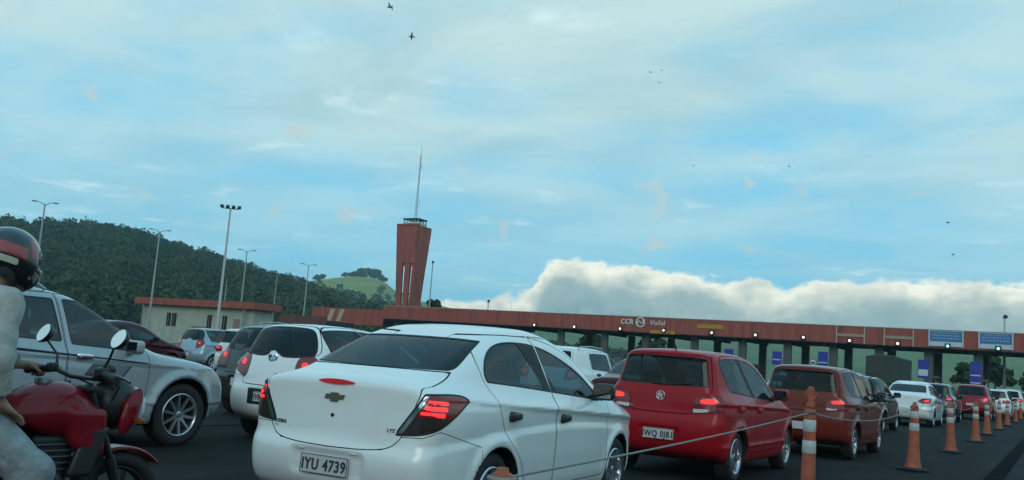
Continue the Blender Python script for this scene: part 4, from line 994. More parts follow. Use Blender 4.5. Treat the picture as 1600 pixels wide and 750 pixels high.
# unseen wooded ridge added behind the camera to darken reflections in the cars
az_ = np.radians(np.arange(60, 305, 5.)); back_t = np.stack([az_, 52 + 22 * np.sin(az_ * 3.1) + 10 * np.sin(az_ * 7.7)], 1)
def back_h(x, y):
    az = np.arctan2(x, y) % (2 * np.pi); r = np.hypot(x, y); Hh = np.interp(az, back_t[:, 0], back_t[:, 1]); u = np.clip((r - 170) / 60, 0, 1); d = np.clip((280 - r) / 50, 0, 1)
    return Hh * .46 * np.minimum(u, d) ** .8 * (1 + .25 * fbm(x, y, 30)) - .5
A_ = np.linspace(az_[0], az_[-1], 160); R_ = np.linspace(170, 280, 22); aa, rr_ = np.meshgrid(A_, R_, indexing='ij'); bx, by = np.sin(aa) * rr_, np.cos(aa) * rr_
bV = np.stack([bx, by, back_h(bx, by) * np.clip((A_ - A_[0]) * 4, 0, 1)[:, None] * np.clip((A_[-1] - A_) * 4, 0, 1)[:, None]], -1).reshape(-1, 3); ii = np.arange(159)[:, None] * 22 + np.arange(21)[None]
tag(obj('wooded_hill', np_mesh('wooded_hill', bV, np.stack([ii, ii + 1, ii + 23, ii + 22], -1).reshape(-1, 4)[:, ::-1]), grass_material('added_ridge_woods', (.020, .035, .016), (.035, .05, .02), (.05, .065, .028), .06)), kind='structure')  # the added ridge, out of view, put in for what the paintwork reflects
def foliage_material(name, c0, c1):
    m = bpy.data.materials.new(name); m.use_nodes = True; t = NT(m.node_tree); b = m.node_tree.nodes['Principled BSDF']
    at = t.new('ShaderNodeAttribute'); at.attribute_name = 'tone'
    c = t.mix(at.outputs['Fac'], c0, c1); t.l.new(c, b.inputs['Base Color']); b.inputs['Roughness'].default_value = .75; b.inputs['Specular IOR Level'].default_value = .15
    MATS[name] = m; return m
def cards(C, Rv, leaf, per, seed, flat=.35):
    """leaf-clump quads spread through lumpy crowns. C centres (n,3), Rv radii (n,3)"""
    g = np.random.default_rng(seed); n = len(C); d = g.normal(size=(n, per, 3)); d /= np.linalg.norm(d, axis=2)[:, :, None]
    lob = g.normal(size=(n, 5, 3)); lob /= np.linalg.norm(lob, axis=2)[:, :, None]
    bump = np.max(np.einsum('npk,nlk->npl', d, lob), 2)
    rad = (.62 + .38 * bump ** 2) * (1 - .45 * g.random((n, per)) ** 2.2)
    d[:, :, 2] = np.where(d[:, :, 2] < -.45, -d[:, :, 2], d[:, :, 2])
    P = C[:, None] + d * rad[:, :, None] * Rv[:, None]
    nn = d + g.normal(size=d.shape) * flat * 1.6; nn /= np.linalg.norm(nn, axis=2)[:, :, None]
    a = np.cross(nn, g.normal(size=d.shape)); a /= np.linalg.norm(a, axis=2)[:, :, None]; b = np.cross(nn, a)
    s = leaf * (.6 + .8 * g.random((n, per, 1))) ; s = s * (Rv.mean(1) / Rv.mean())[:, None, None]
    q = np.stack([P - a * s - b * s * .7, P + a * s * 1.1 - b * s * .6, P + a * s * .8 + b * s * .8, P - a * s * .9 + b * s * .6], 2).reshape(-1, 3)
    tone = np.clip((g.random((n, 1)) ** 1.4 * .55 + g.random((n, per)) * .28 + .35 * (fbm(C[:, 0], C[:, 1], 70.) + .25)[:, None]), 0, 1).repeat(4, 1).reshape(-1)
    return q, np.arange(len(q)).reshape(-1, 4), tone
def foliage(name, parts, m):
    V = np.concatenate([p[0] for p in parts]); off = np.cumsum([0] + [len(p[0]) for p in parts[:-1]]); F = np.concatenate([p[1] + o for p, o in zip(parts, off)]); tn = np.concatenate([p[2] for p in parts])
    me = np_mesh(name, V, F, smooth=False); at = me.attributes.new('tone', 'FLOAT', 'POINT'); at.data.foreach_set('value', tn.astype(np.float32)); return obj(name, me, m)
fol_dark = foliage_material('forest_leaves', (.016, .034, .014), (.085, .105, .032)); fol_mid = foliage_material('tree_leaves', (.018, .036, .014), (.060, .085, .030)); fol_rock = foliage_material('knoll_leaves', (.030, .042, .020), (.085, .095, .045))
def scatter(hill, n, a0, a1, r0, r1, seed, keep=None):
    g = np.random.default_rng(seed); az = a0 + (a1 - a0) * g.random(n); r = np.sqrt(r0 * r0 + (r1 * r1 - r0 * r0) * g.random(n)); x, y = np.sin(az) * r, np.cos(az) * r
    if keep is not None: k = keep(x, y, g); x, y = x[k], y[k]
    return np.stack([x, y, hill.h(x, y)], -1), g
P_, g_ = scatter(wood_hill, 4700, sky1[1, 0], sky1[-2, 0], 232, 715, 11)
sz_ = .68 + .62 * g_.random(len(P_)) ** 2.2; rv = np.stack([3.0 + 2.4 * g_.random(len(P_)), 3.0 + 2.4 * g_.random(len(P_)), 3.0 + 3.4 * g_.random(len(P_))], -1) * sz_[:, None]; c_ = P_.copy(); c_[:, 2] += rv[:, 2] * .55 + .6
tag(foliage('forest', [cards(c_, rv, .44, 138, 21)], fol_dark), 'dense dark green wood covering the hill at left', 'forest', kind='stuff')
# trunks of single trees
def tree(x, y, h, cr, label, m, z0=0., n=26, leaf=.16, group=None, lean=.05, seed=1):
    r = thing('tree', label, 'tree', (x, y, z0), 0, group); g = np.random.default_rng(seed); mb = MB(); th = h * .45
    mb.tube([(0, 0, 0), (lean, 0, th * .6), (lean * 2, .05, th), (lean * 2, .05, h * .75)], [.05 * h * .5, .036 * h * .5, .028 * h * .5, .01 * h], 8); C, Rv = [], []
    for k in range(n):
        a = g.random() * 6.283; zz = g.random(); rr = cr[0] * math.sqrt(g.random()) * (1 - .55 * abs(zz - .35)); c = (math.cos(a) * rr * .75, math.sin(a) * rr * .75, h * (.38 + .55 * zz)); C.append(c); q = cr[0] * (.26 + .16 * g.random()); Rv.append((q, q, q * .8))
        if k % 3 == 0: mb.tube([(lean * 2, .05, th * (.7 + .6 * g.random())), (c[0] * .5, c[1] * .5, (c[2] + th) / 2), c], [.012 * h, .008 * h, .003 * h], 5)
    mb.build('trunk', mat('bark', (.06, .045, .03), .9, grain=(4, .3)), r)
    q = cards(np.array(C), np.array(Rv), leaf * cr[0] / 2, 90, seed + 5); cw = foliage('crown', [q], m); cw.parent = r
tree(-92.3, 128, 10.7, (2.5,), 'round dark tree behind the canopy just right of the tower', fol_dark, seed=2)
# knoll of trees on the grassy hill
def at_dir(px, dist, hill):
    d = ray(px, 440); k = dist / math.hypot(d.x, d.y); x, y = d.x * k, d.y * k; return x, y, float(hill.h(np.array([x]), np.array([y]))[0])
C = []; RV = []; g = np.random.default_rng(4)
for px, s, k in ([(532 + 70 * g.random(), 3.0 + 2.4 * g.random(), 1) for _ in range(40)] + [(558 + 34 * g.random(), 4.4 + 2.2 * g.random(), 2) for _ in range(26)] + [(494 + 12 * g.random(), 4 + 2 * g.random(), 1) for _ in range(6)]):
    x, y, z = at_dir(px, 1140 + 26 * g.random(), grass_hill); hh = s * .55 + (5.5 * g.random() if k == 2 else 2.0 * g.random()); C.append((x, y, z + hh)); RV.append((s, s, s * .62))
tag(foliage('tree_clump', [cards(np.array(C), np.array(RV), .75, 110, 31)], fol_rock), 'clump of trees crowning the grassy hill', 'trees', kind='stuff')
P_, g_ = scatter(grass_hill, 1500, sky2[2, 0], sky2[-2, 0], 720, 1120, 13, keep=lambda x, y, g: (g.random(len(x)) < np.where(np.hypot(x, y) < 900, .55, .06) * (fbm(x, y, 60) > -.1)))
if len(P_): rv = np.stack([3 + 3 * g_.random(len(P_))] * 3, -1); P_[:, 2] += 1.5; tag(foliage('hillside_bushes', [cards(P_, rv, 1.0, 50, 33)], fol_mid), 'scattered dark bushes low on the grassy hill', 'bushes', kind='stuff')
# woods seen through the toll lanes
P_, g_ = scatter(far_hill, 4200, sky3[0, 0], sky3[-1, 0], 330, 860, 15, keep=lambda x, y, g: (fbm(x, y, 120) > .26) | ((np.hypot(x, y) < 430) & (np.arctan2(x, y) < R(-24))))
rv = np.stack([3 + 2.5 * g_.random(len(P_))] * 3, -1); P_[:, 2] += 2.
tag(foliage('far_wood', [cards(P_, rv, .8, 44, 35)], fol_mid), 'patches of wood on the far hill seen through the toll lanes', 'forest', kind='stuff')
for i, (x, y, h, c, lb) in enumerate(((-8.3, 150, 7.5, 2.9, 'dark rounded tree seen under the canopy, right of the last blue lane sign'), (-3.6, 158, 6.0, 2.2, 'small tree seen under the right end of the canopy'), (-73, 150, 6.5, 3.0, 'dark tree seen through the lanes behind the white estate'), (-62, 152, 6.5, 3.2, 'dark tree seen through the lanes left of the CCR lettering'), (-12.8, 162, 6.2, 2.4, 'tree seen under the canopy left of the last blue lane sign'))):
    tree(x, y, h, (c,), lb, fol_mid, seed=20 + i)

# ------------------------------------------------------------------ dark specks in the sky
def specks():  # bird-shaped meshes stand in for blurred dark smudges
    V = [(-.34, -.02, .07), (-.16, .06, .10), (0, .05, .0), (.16, .06, .10), (.34, -.02, .07), (-.15, -.06, .09), (0, -.09, 0), (.15, -.06, .09), (0, .02, -.05)]
    mb = MB(); mb.add(V, [(0, 1, 5), (1, 2, 6, 5), (2, 3, 7, 6), (3, 4, 7)]); mb.tube([(0, -.24, .01), (0, -.12, .01), (0, .05, .0), (0, .16, .01), (0, .21, .0)], [.035, .045, .06, .035, .008], 7)
    me = mb.mesh('bird'); m = mat('speck_dark', (.10, .13, .16), .8)
    lst = [(609, 11, 32, 1.25, 30, 'blurred dark bird at the top edge, above the tower'), (643, 57, 30, 1.0, 50, 'dark bird below the topmost one'), (1030, 129, 38, .75, 0, 'lowest bird of the three in the small group right of centre'), (1016, 113, 40, .6, 20, 'left bird of the small group of three'), (1034, 110, 42, .55, -20, 'right bird of the small group of three'), (1083, 259, 46, .75, 8, 'bird low over the canopy lettering, lower of two'), (1077, 244, 52, .55, 8, 'bird low over the canopy lettering, upper of two'), (1233, 260, 46, .75, 12, 'lone bird right of the pair over the lettering'), (1481, 348, 44, .9, 14, 'bird at right above the cloud bank, upper of two'), (1489, 398, 44, .8, 12, 'bird at right above the cloud bank, lower of two')]
    for px, py, dist, s, rot, lb in lst:
        d = ray(px, py).normalized() * dist; o = obj('bird', me, m, None, (d.x, d.y, d.z + CAM_H)); o.rotation_euler = (R(8), R(rot), R(31 + rot * 2)); o.scale = (s * .45, s * .45, s * .45); tag(o, lb, 'bird', 'birds in the sky')
specks()

# ------------------------------------------------------------------ cars
def place(root, pose): root.location = (pose[0], pose[1], 0); root.rotation_euler = (0, 0, pose[2])
FR = lambda x, y, z: Matrix.Translation((x, y, z)) @ Matrix.Rotation(R(90), 4, 'X')     # local xy -> rear face, z towards the viewer behind
D = lambda *p: [q for q in p for _ in (0, 1)]                                            # doubled points stay sharp
def sedan_spec():
    P = dict(wb=2.528, zw=.305, arch=.345, sill=.185, belt=1.06, bendR=.13, bendF=.22, crown=.06, k=.10, kg=.15, flare=.016,
        side=[(-.30, .20), (-.66, .24), (-.84, .29), (-.915, .40), (-.935, .52), (-.925, .61), (-.895, .66), (-.885, .78), (-.875, .92), (-.872, 1.03), (-.868, 1.075),
              (-.82, 1.10), (-.64, 1.132), (-.50, 1.170), (-.34, 1.240), (-.08, 1.352), (.12, 1.428), (.40, 1.51), (.75, 1.552), (1.12, 1.552),
              (1.42, 1.505), (1.75, 1.39), (2.10, 1.20), (2.45, 1.02), (2.75, .95), (3.05, .88), (3.28, .76), (3.36, .60), (3.36, .40), (3.28, .24), (2.95, .18), (1.2, .18)],
        plan=[(-.95, .70), (-.80, .765), (-.5, .82), (0, .845), (.6, .852), (1.8, .852), (2.5, .84), (2.9, .80), (3.2, .70), (3.4, .58)],
        sec=[(.10, -.09), (.20, -.055), (.34, -.015), (.55, 0), (.80, .002), (.93, -.004), (.975, -.03), (1.05, -.065), (1.2, -.125), (1.4, -.205), (1.52, -.28)],
        green=[(-.9, -.07), (-.5, -.075), (0, -.03), (.6, 0), (1.6, 0), (2.2, -.03), (2.8, -.1)],
        crease=[(lambda y: .965 - .055 * y, .10, .020), (lambda y: .80 - .03 * np.abs(y - 1.2) ** 2, .16, -.012)],
        extra=[lambda f, x, y, z, a: smax(f, -rbox(x, y, z, (0, -.945, .50), (.315, .05, .095), .05), .03)])
    P.update(rear_win=sym([(.0, 1.172)] + D((.585, 1.174)) + [(.605, 1.20), (.548, 1.375)] + D((.525, 1.412)) + [(.3, 1.424)]), win_y=.55,
        lid=sym([(.0, .617), (.30, .622), (.47, .645), (.535, .70), (.56, .745)] + D((.655, 1.015), (.60, 1.165)) + [(.3, 1.170)]), lid_y=-.30,
        yref=-.9, lamp=D((.535, .735)) + [(.75, .745), (.93, .785), (1.08, .850)] + D((1.30, .985)) + [(1.18, 1.028)] + D((.775, 1.022)), lamp_edge=.016,
        lamp_bits=[('lamp_reflector', [(.50, .71), (.60, .74), (.835, 1.03), (.74, 1.03)], 'reflector', 'chrome', 0), ('brake_lamp', [(.73, .880), (.99, .870), (1.00, .899), (.75, .907)], 'brake_light', 'brake', 0), ('brake_lamp2', [(.755, .917), (1.01, .908), (1.02, .938), (.78, .945)], 'brake_light', 'brake', 0), ('brake_lamp3', [(.79, .955), (1.02, .947), (1.03, .975), (.81, .982)], 'brake_light', 'brake', 0), ('indicator_lamp', [(.56, .735), (.80, .745), (1.00, .82), (1.04, .862), (.66, .872)], 'indicator', 'darklens', 0)],
        bumper=[(-.6, .1), (-.6, .63), (.45, .635), (.54, .728), (.78, .735), (.95, .78), (1.5, .66), (1.5, .1)], bump_y=-.25,
        doors=[('rear_door', [(-.10, 1.20), (-.06, 1.31), (.08, 1.425), (.30, 1.47)] + D((.84, 1.478)) + [(.965, 1.06), (.975, .9)] + D((.975, .30)) + [(.50, .30), (.42, .44), (.28, .60), (.10, .72), (-.03, .95)],
                D((-.02, 1.12)) + [(-.03, 1.19), (.07, 1.305), (.27, 1.393), (.45, 1.412)] + D((.56, 1.417), (.86, 1.06)), (.23, .868)),
               ('front_door', D((.99, .30)) + [(.99, 1.06)] + D((.865, 1.478)) + [(1.15, 1.455), (1.45, 1.385), (1.78, 1.255), (2.05, 1.10), (2.15, .95), (2.17, .60)] + D((2.10, .30)),
                D((.735, 1.417)) + [(.92, 1.407), (1.32, 1.322), (1.68, 1.192), (1.87, 1.09)] + D((1.95, 1.0), (1.09, 1.047)), (1.175, .832))],
        dlo=D((-.045, 1.105)) + [(-.055, 1.19), (.06, 1.315), (.27, 1.405), (.54, 1.430), (.91, 1.420), (1.32, 1.335), (1.7, 1.205), (1.95, 1.065)] + D((2.08, .965)) + [(1.1, 1.032), (.37, 1.082)],
        screen=sym([(.0, 1.05), (.62, 1.04), (.50, 1.42), (.3, 1.445)]), screen_y=1.35,
        head=[(-2.55, .70), (-2.2, .80), (-2.15, .84), (-2.5, .80), (-2.75, .68)], handle_x=.853)
    return P
def fox_spec():
    P = dict(wb=2.465, zw=.30, arch=.335, sill=.20, belt=1.05, bendR=.11, bendF=.22, crown=.09, k=.09, kg=.12, flare=.018, secblur=.03,
        side=[(-.30, .21), (-.46, .27), (-.58, .33), (-.635, .43), (-.652, .56), (-.648, .70)] + D((-.632, .765)) + [(-.612, .80), (-.602, .95), (-.582, 1.10), (-.530, 1.32), (-.492, 1.455)] + D((-.512, 1.495)) + [(-.47, 1.545),
              (-.25, 1.568), (.25, 1.585), (.75, 1.575), (1.12, 1.515), (1.48, 1.375), (1.88, 1.17), (2.15, 1.03), (2.5, .955), (2.85, .865), (3.08, .74), (3.16, .58), (3.14, .36), (3.05, .24), (2.8, .19), (1.2, .19)],
        plan=[(-.66, .70), (-.52, .765), (-.25, .81), (.2, .825), (1.5, .825), (2.4, .82), (2.8, .78), (3.0, .70), (3.2, .58)],
        sec=[(.10, -.08), (.22, -.05), (.36, -.012), (.55, 0), (.80, 0), (.95, -.008), (1.03, -.04), (1.1, -.062), (1.3, -.118), (1.48, -.165), (1.6, -.22)],
        green=[(-.6, -.075), (-.3, -.05), (.1, -.012), (1.2, 0), (1.9, -.03), (2.6, -.1)],
        crease=[(lambda y: .93 - .03 * y, .09, .012), (lambda y: .42 + 0 * y, .08, .012)],
        extra=[lambda f, x, y, z, a: smax(f, -rbox(x, y, z, (0, -.665, .53), (.26, .035, .085), .03), .02)])
    P.update(rear_win=sym([(.0, 1.118), (.45, 1.118)] + D((.582, 1.122)) + [(.565, 1.20), (.525, 1.42)] + D((.505, 1.468)) + [(.3, 1.474)]), win_y=-.2,
        lid=sym([(.0, .79), (.38, .795), (.42, .83), (.43, .97), (.60, 1.03), (.61, 1.12)] + D((.545, 1.485)) + [(.3, 1.50)]), lid_y=-.2,
        yref=-.62, lamp=D((.43, .80), (.86, .86)) + [(.93, .93)] + D((.92, 1.02), (.60, 1.02)) + [(.44, .99)], lamp_edge=.006,
        lamp_bits=[('brake_lamp', [(.52, .925), (.76, .93), (.78, .995), (.54, .985)], 'brake_light', 'brake', 1),
                   ('indicator_lamp', [(.44, .815), (.64, .83), (.64, .865), (.44, .86)], 'indicator', 'clearlens', 0)],
        bumper=[(-.6, .1), (-.6, .782), (.42, .785), (.44, .795), (.86, .85), (.95, .80), (1.3, .66), (1.3, .1)], bump_y=-.15,
        doors=[('rear_door', [(-.22, 1.18), (-.30, 1.40), (-.22, 1.50), (.0, 1.522)] + D((.33, 1.525)) + [(.66, 1.05), (.70, .9)] + D((.70, .33)) + [(.46, .33), (.38, .46), (.2, .62), (.02, .72), (-.08, .95)],
                D((-.16, 1.095)) + [(-.285, 1.40), (-.24, 1.455)] + D((-.10, 1.475), (.26, 1.487), (.62, 1.04)), (.06, .88)),
               ('front_door', D((.715, .33)) + [(.715, .9), (.67, 1.05)] + D((.345, 1.525)) + [(.75, 1.505), (1.10, 1.43), (1.45, 1.27), (1.68, 1.10), (1.76, .95), (1.80, .60)] + D((1.76, .33)),
                D((.36, 1.49)) + [(.72, 1.465), (1.04, 1.385), (1.36, 1.24)] + D((1.63, 1.06), (1.54, .975), (.72, 1.03)), (.87, .86))],
        dlo=D((-.175, 1.078)) + [(-.31, 1.41), (-.25, 1.475), (.30, 1.502), (.74, 1.478), (1.06, 1.395), (1.38, 1.25)] + D((1.70, 1.05), (1.58, .955)),
        screen=sym([(.0, 1.06), (.64, 1.05), (.56, 1.44), (.3, 1.47)]), screen_y=1.0,
        head=[(-2.4, .70), (-2.05, .80), (-1.95, .86), (-2.35, .84), (-2.6, .68)], handle_x=.828)
    return P
def round_hatch_spec():
    P = fox_spec()
    P.update(wb=2.45, zw=.295, arch=.33, bendR=.17, crown=.12, kg=.18, k=.12,
        side=[(-.30, .21), (-.45, .26), (-.57, .32), (-.63, .42), (-.655, .56), (-.640, .68), (-.615, .74), (-.60, .85), (-.575, .98), (-.545, 1.10), (-.47, 1.28), (-.38, 1.43), (-.33, 1.485), (-.24, 1.52),
              (-.05, 1.545), (.35, 1.555), (.75, 1.545), (1.1, 1.49), (1.5, 1.33), (1.9, 1.13), (2.2, 1.0), (2.5, .94), (2.8, .86), (3.0, .74), (3.08, .58), (3.06, .36), (2.95, .24), (2.7, .19), (1.2, .19)],
        extra=[lambda f, x, y, z, a: smax(f, -rbox(x, y, z, (0, -.66, .56), (.34, .035, .13), .06), .03)],
        rear_win=sym([(.0, 1.145), (.07, 1.14), (.13, 1.095), (.22, 1.088), (.40, 1.095)] + D((.60, 1.125)) + [(.60, 1.22), (.52, 1.40), (.42, 1.475), (.2, 1.495)]), win_y=-.05,
        lid=sym([(.0, .72), (.42, .725)] + D((.475, .74)) + [(.47, .85), (.46, 1.0), (.50, 1.10), (.635, 1.14), (.62, 1.25), (.54, 1.42), (.44, 1.50), (.2, 1.52)]), lid_y=-.1,
        lamp=[(.46, .80), (.60, .82), (.82, .90), (.93, 1.00), (.86, 1.10), (.70, 1.16), (.52, 1.10), (.47, .98)], yref=-.62,
        lamp_bits=[('brake_lamp', [(.58, .96), (.70, .97), (.70, 1.05), (.58, 1.04)], 'brake_light', 'brake', 1), ('indicator_lamp', [(.48, .82), (.60, .83), (.64, .88), (.48, .88)], 'indicator', 'darklens', 1)],
        bumper=[(-.6, .1), (-.6, .712), (.44, .716), (.47, .79), (.62, .815), (.95, .84), (1.3, .66), (1.3, .1)])
    return P
def suv_spec():
    P = dict(wb=2.66, zw=.355, arch=.425, sill=.25, belt=1.12, bendR=.10, bendF=.20, crown=.09, k=.11, kg=.13, flare=.03, secblur=.03,
        side=[(-.45, .27), (-.78, .32), (-.93, .45), (-.955, .62), (-.935, .82), (-.90, 1.02), (-.86, 1.12), (-.76, 1.38), (-.68, 1.56), (-.62, 1.645), (-.42, 1.68), (.1, 1.705), (.7, 1.70), (1.1, 1.66), (1.40, 1.575),
              (1.72, 1.41), (2.02, 1.23), (2.28, 1.11), (2.55, 1.06), (2.95, 1.015), (3.27, .93), (3.46, .80), (3.53, .62), (3.52, .42), (3.40, .28), (3.0, .24), (1.3, .24)],
        plan=[(-.96, .72), (-.80, .80), (-.4, .86), (.2, .875), (1.6, .875), (2.5, .87), (2.95, .83), (3.3, .72), (3.55, .58)],
        sec=[(.15, -.08), (.28, -.04), (.42, -.01), (.60, 0), (.88, 0), (1.0, -.012), (1.09, -.05), (1.16, -.075), (1.35, -.125), (1.55, -.19), (1.7, -.25)],
        green=[(-.9, -.06), (-.5, -.03), (0, 0), (1.4, 0), (2.0, -.03), (2.9, -.1)],
        crease=[(lambda y: 1.03 - .045 * y, .10, .014), (lambda y: .50 + 0 * y, .10, .016)], extra=[])
    P.update(rear_win=sym([(.0, 1.16), (.45, 1.16)] + D((.60, 1.17)) + [(.58, 1.30), (.52, 1.54)] + D((.50, 1.57)) + [(.3, 1.58)]), win_y=-.3,
        lid=sym([(.0, .62), (.45, .63)] + D((.52, .70)) + [(.52, .95), (.64, 1.15)] + D((.545, 1.60)) + [(.3, 1.62)]), lid_y=-.3,
        yref=-.94, lamp=D((.54, .86), (.90, .90)) + [(1.12, 1.0)] + D((1.12, 1.12), (.66, 1.15)) + [(.55, 1.0)], lamp_edge=.008,
        lamp_bits=[('brake_lamp', [(.62, .95), (.84, .97), (.86, 1.08), (.66, 1.08)], 'brake_light', 'brake', 1)],
        bumper=[(-.6, .1), (-.6, .61), (.5, .615), (.56, .85), (.90, .885), (1.2, .80), (1.6, .70), (1.6, .1)], bump_y=-.25,
        doors=[('rear_door', [(-.05, 1.2), (-.08, 1.52), (.0, 1.60)] + D((1.02, 1.615)) + [(1.12, 1.1), (1.13, .9)] + D((1.13, .38)) + [(.55, .38), (.45, .58), (.28, .76), (.05, .86)],
                D((.02, 1.175)) + [(-.02, 1.48), (.05, 1.545)] + D((.985, 1.548), (1.075, 1.135)), (.28, 1.04)),
               ('front_door', D((1.145, .38)) + [(1.145, .9), (1.135, 1.1)] + D((1.035, 1.615)) + [(1.32, 1.60), (1.62, 1.47), (1.90, 1.26), (2.08, 1.10), (2.14, .95), (2.12, .60)] + D((2.06, .38)),
                D((1.11, 1.55), (1.32, 1.55)) + [(1.60, 1.44), (1.82, 1.26)] + D((1.99, 1.07), (1.20, 1.115)), (1.33, .985))],
        dlo=D((-.01, 1.160)) + [(-.05, 1.49), (.03, 1.562)] + D((1.0, 1.566), (1.34, 1.566)) + [(1.62, 1.455), (1.84, 1.275)] + D((2.03, 1.055)) + [(1.2, 1.10)],
        screen=sym([(.0, 1.14), (.68, 1.13), (.58, 1.50), (.3, 1.54)]), screen_y=1.25,
        head=D((-2.70, .72)) + [(-2.35, .84), (-2.20, .95)] + D((-2.25, .97)) + [(-2.6, .90), (-2.85, .74)], handle_x=.878,
        own_frame=True, grille=sym([(.0, .62), (.42, .64), (.46, .80), (.3, .83)]), grille_y=3.2)
    return P
def cabin(root, S, P):
    """dark lining inside the shell, seats with headrests, dashboard"""
    ids = [S.id(n) for n in ('body', 'boot_lid', 'rear_door', 'front_door', 'bumper', 'underbody') if n in S.names]; m = np.isin(S.lab, ids); T = S.T[m]; u, inv = np.unique(T, return_inverse=True)
    obj('cabin_lining', np_mesh('cabin_lining', S.V[u] - S.N[u] * .03, inv.reshape(-1, 3), S.N[u]), mat('cabin_lining', (.022, .023, .025), .9), root)
    up = P['belt'] - 1.06
    if 'seat' not in MESHC:
        f = lambda X: smin(rbox(X[:, 0], X[:, 1] + .22 * (X[:, 2] - .8), X[:, 2], (0, 0, .80), (.23, .06, .29), .06), rbox(*X.T, (0, .24, .52), (.24, .27, .08), .06), .05)
        MESHC['seat'] = np_mesh('seat', *nets(f, (-.3, -.25, .4), (.3, .6, 1.15), .03)); g = lambda X: rbox(X[:, 0], X[:, 1] + .12 * (X[:, 2] - 1.2), X[:, 2], (0, -.09, 1.20), (.12, .045, .085), .04)
        MESHC['headrest'] = np_mesh('headrest', *nets(g, (-.2, -.2, 1.05), (.2, .05, 1.35), .02))
    cloth = mat('seat_cloth', (.035, .036, .04), .9)
    for x, y in ((.36, 1.0), (-.36, 1.0), (.38, .12), (-.38, .12)):
        st = obj('seat', MESHC['seat'], cloth, root, (x, y, up)); obj('headrest', MESHC['headrest'], cloth, st)
    MB().box((0, 1.86, .84 + up), (1.30, .30, .16), bev=.06).build('dashboard', cloth, root)
def make_car(name, label, P, h, paintm, W, cat='car', group=None, lit=True, doors=True, alloy=None, glass=None, trim=None, frame_m=None, wheel_x=None, handle_m=None, mirror_m=None, seam=False, bumper_m=None, roof_rail=False):
    root = thing(name, label, cat, group=group); S = car_shell(P, h); G = glass or GLASS()
    LM = dict(chrome=CHROME(), brake=BRAKE() if lit else REDLENS(), redlens=REDLENS(), darklens=DARKLENS(), clearlens=CLEARLENS())
    S.patch('window_seal', lambda V: P_rear(P['rear_win'], P['win_y'])(V)); S.patch('rear_window', lambda V: P_rear(P['rear_win'], P['win_y'])(V) + .011, ('window_seal',))
    S.patch('lamp_edge', P_corner(P['lamp'], P['yref']))
    S.panel('boot_lid', P_rear(P['lid'], P['lid_y']), .0035)
    le = P['lamp_edge']; S.patch('tail_lamp', lambda V: P_corner(P['lamp'], P['yref'])(V) + le, ('lamp_edge',))
    for nm, poly, on, mm, it in P['lamp_bits']: S.patch(nm, P_corner(poly, P['yref'], it), ('tail_lamp',))
    S.panel('bumper', lambda V: np.maximum(P_corner(P['bumper'], P['yref'], 0)(V), V[:, 1] - P['bump_y']), .0025)
    S.patch('windscreen', P_front(P['screen'], P['screen_y'])); S.patch('headlamp', P_fcorner(P['head'], 0.0))
    if 'grille' in P: S.patch('grille', P_front(P['grille'], P['grille_y']))
    if doors:
        for dn, outl, gl, hd in P['doors']: S.panel(dn, P_side(outl), .0035)
    for dn, outl, gl, hd in P['doors']:
        src = dn if doors else 'body'
        S.patch(dn + '_frame', (lambda V, gl=gl: P_side(gl, 1)(V) - .014) if P.get('own_frame') else P_side(P['dlo']), (src,)); S.patch(dn + '_glass', P_side(gl, 1), (dn + '_frame',) if doors else ('body', 'rear_door_frame', 'front_door_frame'))
    if seam: S.patch('roof_seam', lambda V: np.maximum(np.abs(np.abs(V[:, 0]) - (.575 - .02 * (V[:, 1] - .3) ** 2)) - .006, np.maximum(1.40 - V[:, 2], np.maximum(V[:, 1] - 1.6, .05 - V[:, 1]))))
    emit_part(S, 'body', 'body', paintm, root)
    if seam: emit_part(S, 'roof_seam', 'roof_ditch', RUBBER(), root, -.006, True)
    for wi, (a, b) in enumerate(((0, 1), (0, -1), (1, 1), (1, -1))):
        m0 = S.lab == S.id('wheel_well'); c = S.V[S.T].mean(1); keep = m0 & ((c[:, 1] > P['wb'] / 2) == bool(a)) & ((c[:, 0] > 0) == (b > 0))
        if keep.any():
            l0 = S.lab.copy(); S.lab[keep] = S.id('ww'); emit_part(S, 'ww', 'wheel_well', RUBBER(), root); S.lab = l0
    emit_part(S, 'underbody', 'underbody', RUBBER(), root)
    emit_part(S, 'window_seal', 'window_seal', RUBBER(), root); emit_part(S, 'rear_window', 'rear_window', G, root, -.003)
    emit_part(S, 'windscreen', 'windscreen', GLASS(), root, -.003); emit_part(S, 'headlamp', 'headlamp', CLEARLENS(), root, .002, True)
    if 'grille' in P: emit_part(S, 'grille', 'grille', PLASTIC(), root)
    lidp = emit_part(S, 'boot_lid', 'boot_lid', paintm, root); bump = emit_part(S, 'bumper', 'bumper', bumper_m or paintm, root)
    edge = emit_part(S, 'lamp_edge', 'tail_lamp', RUBBER(), root, .002, True)
    for nm, on, mm, of in [('tail_lamp', 'lens', REDLENS(), .005)] + [(b[0], b[2], LM[b[3]], .006) for b in P['lamp_bits']]:
        for si, sd_ in enumerate((1, -1)):
            r = S.extract(nm, sd_, of)
            if r and edge[si] is not None: obj(on, np_mesh(on, *r), mm, edge[si])
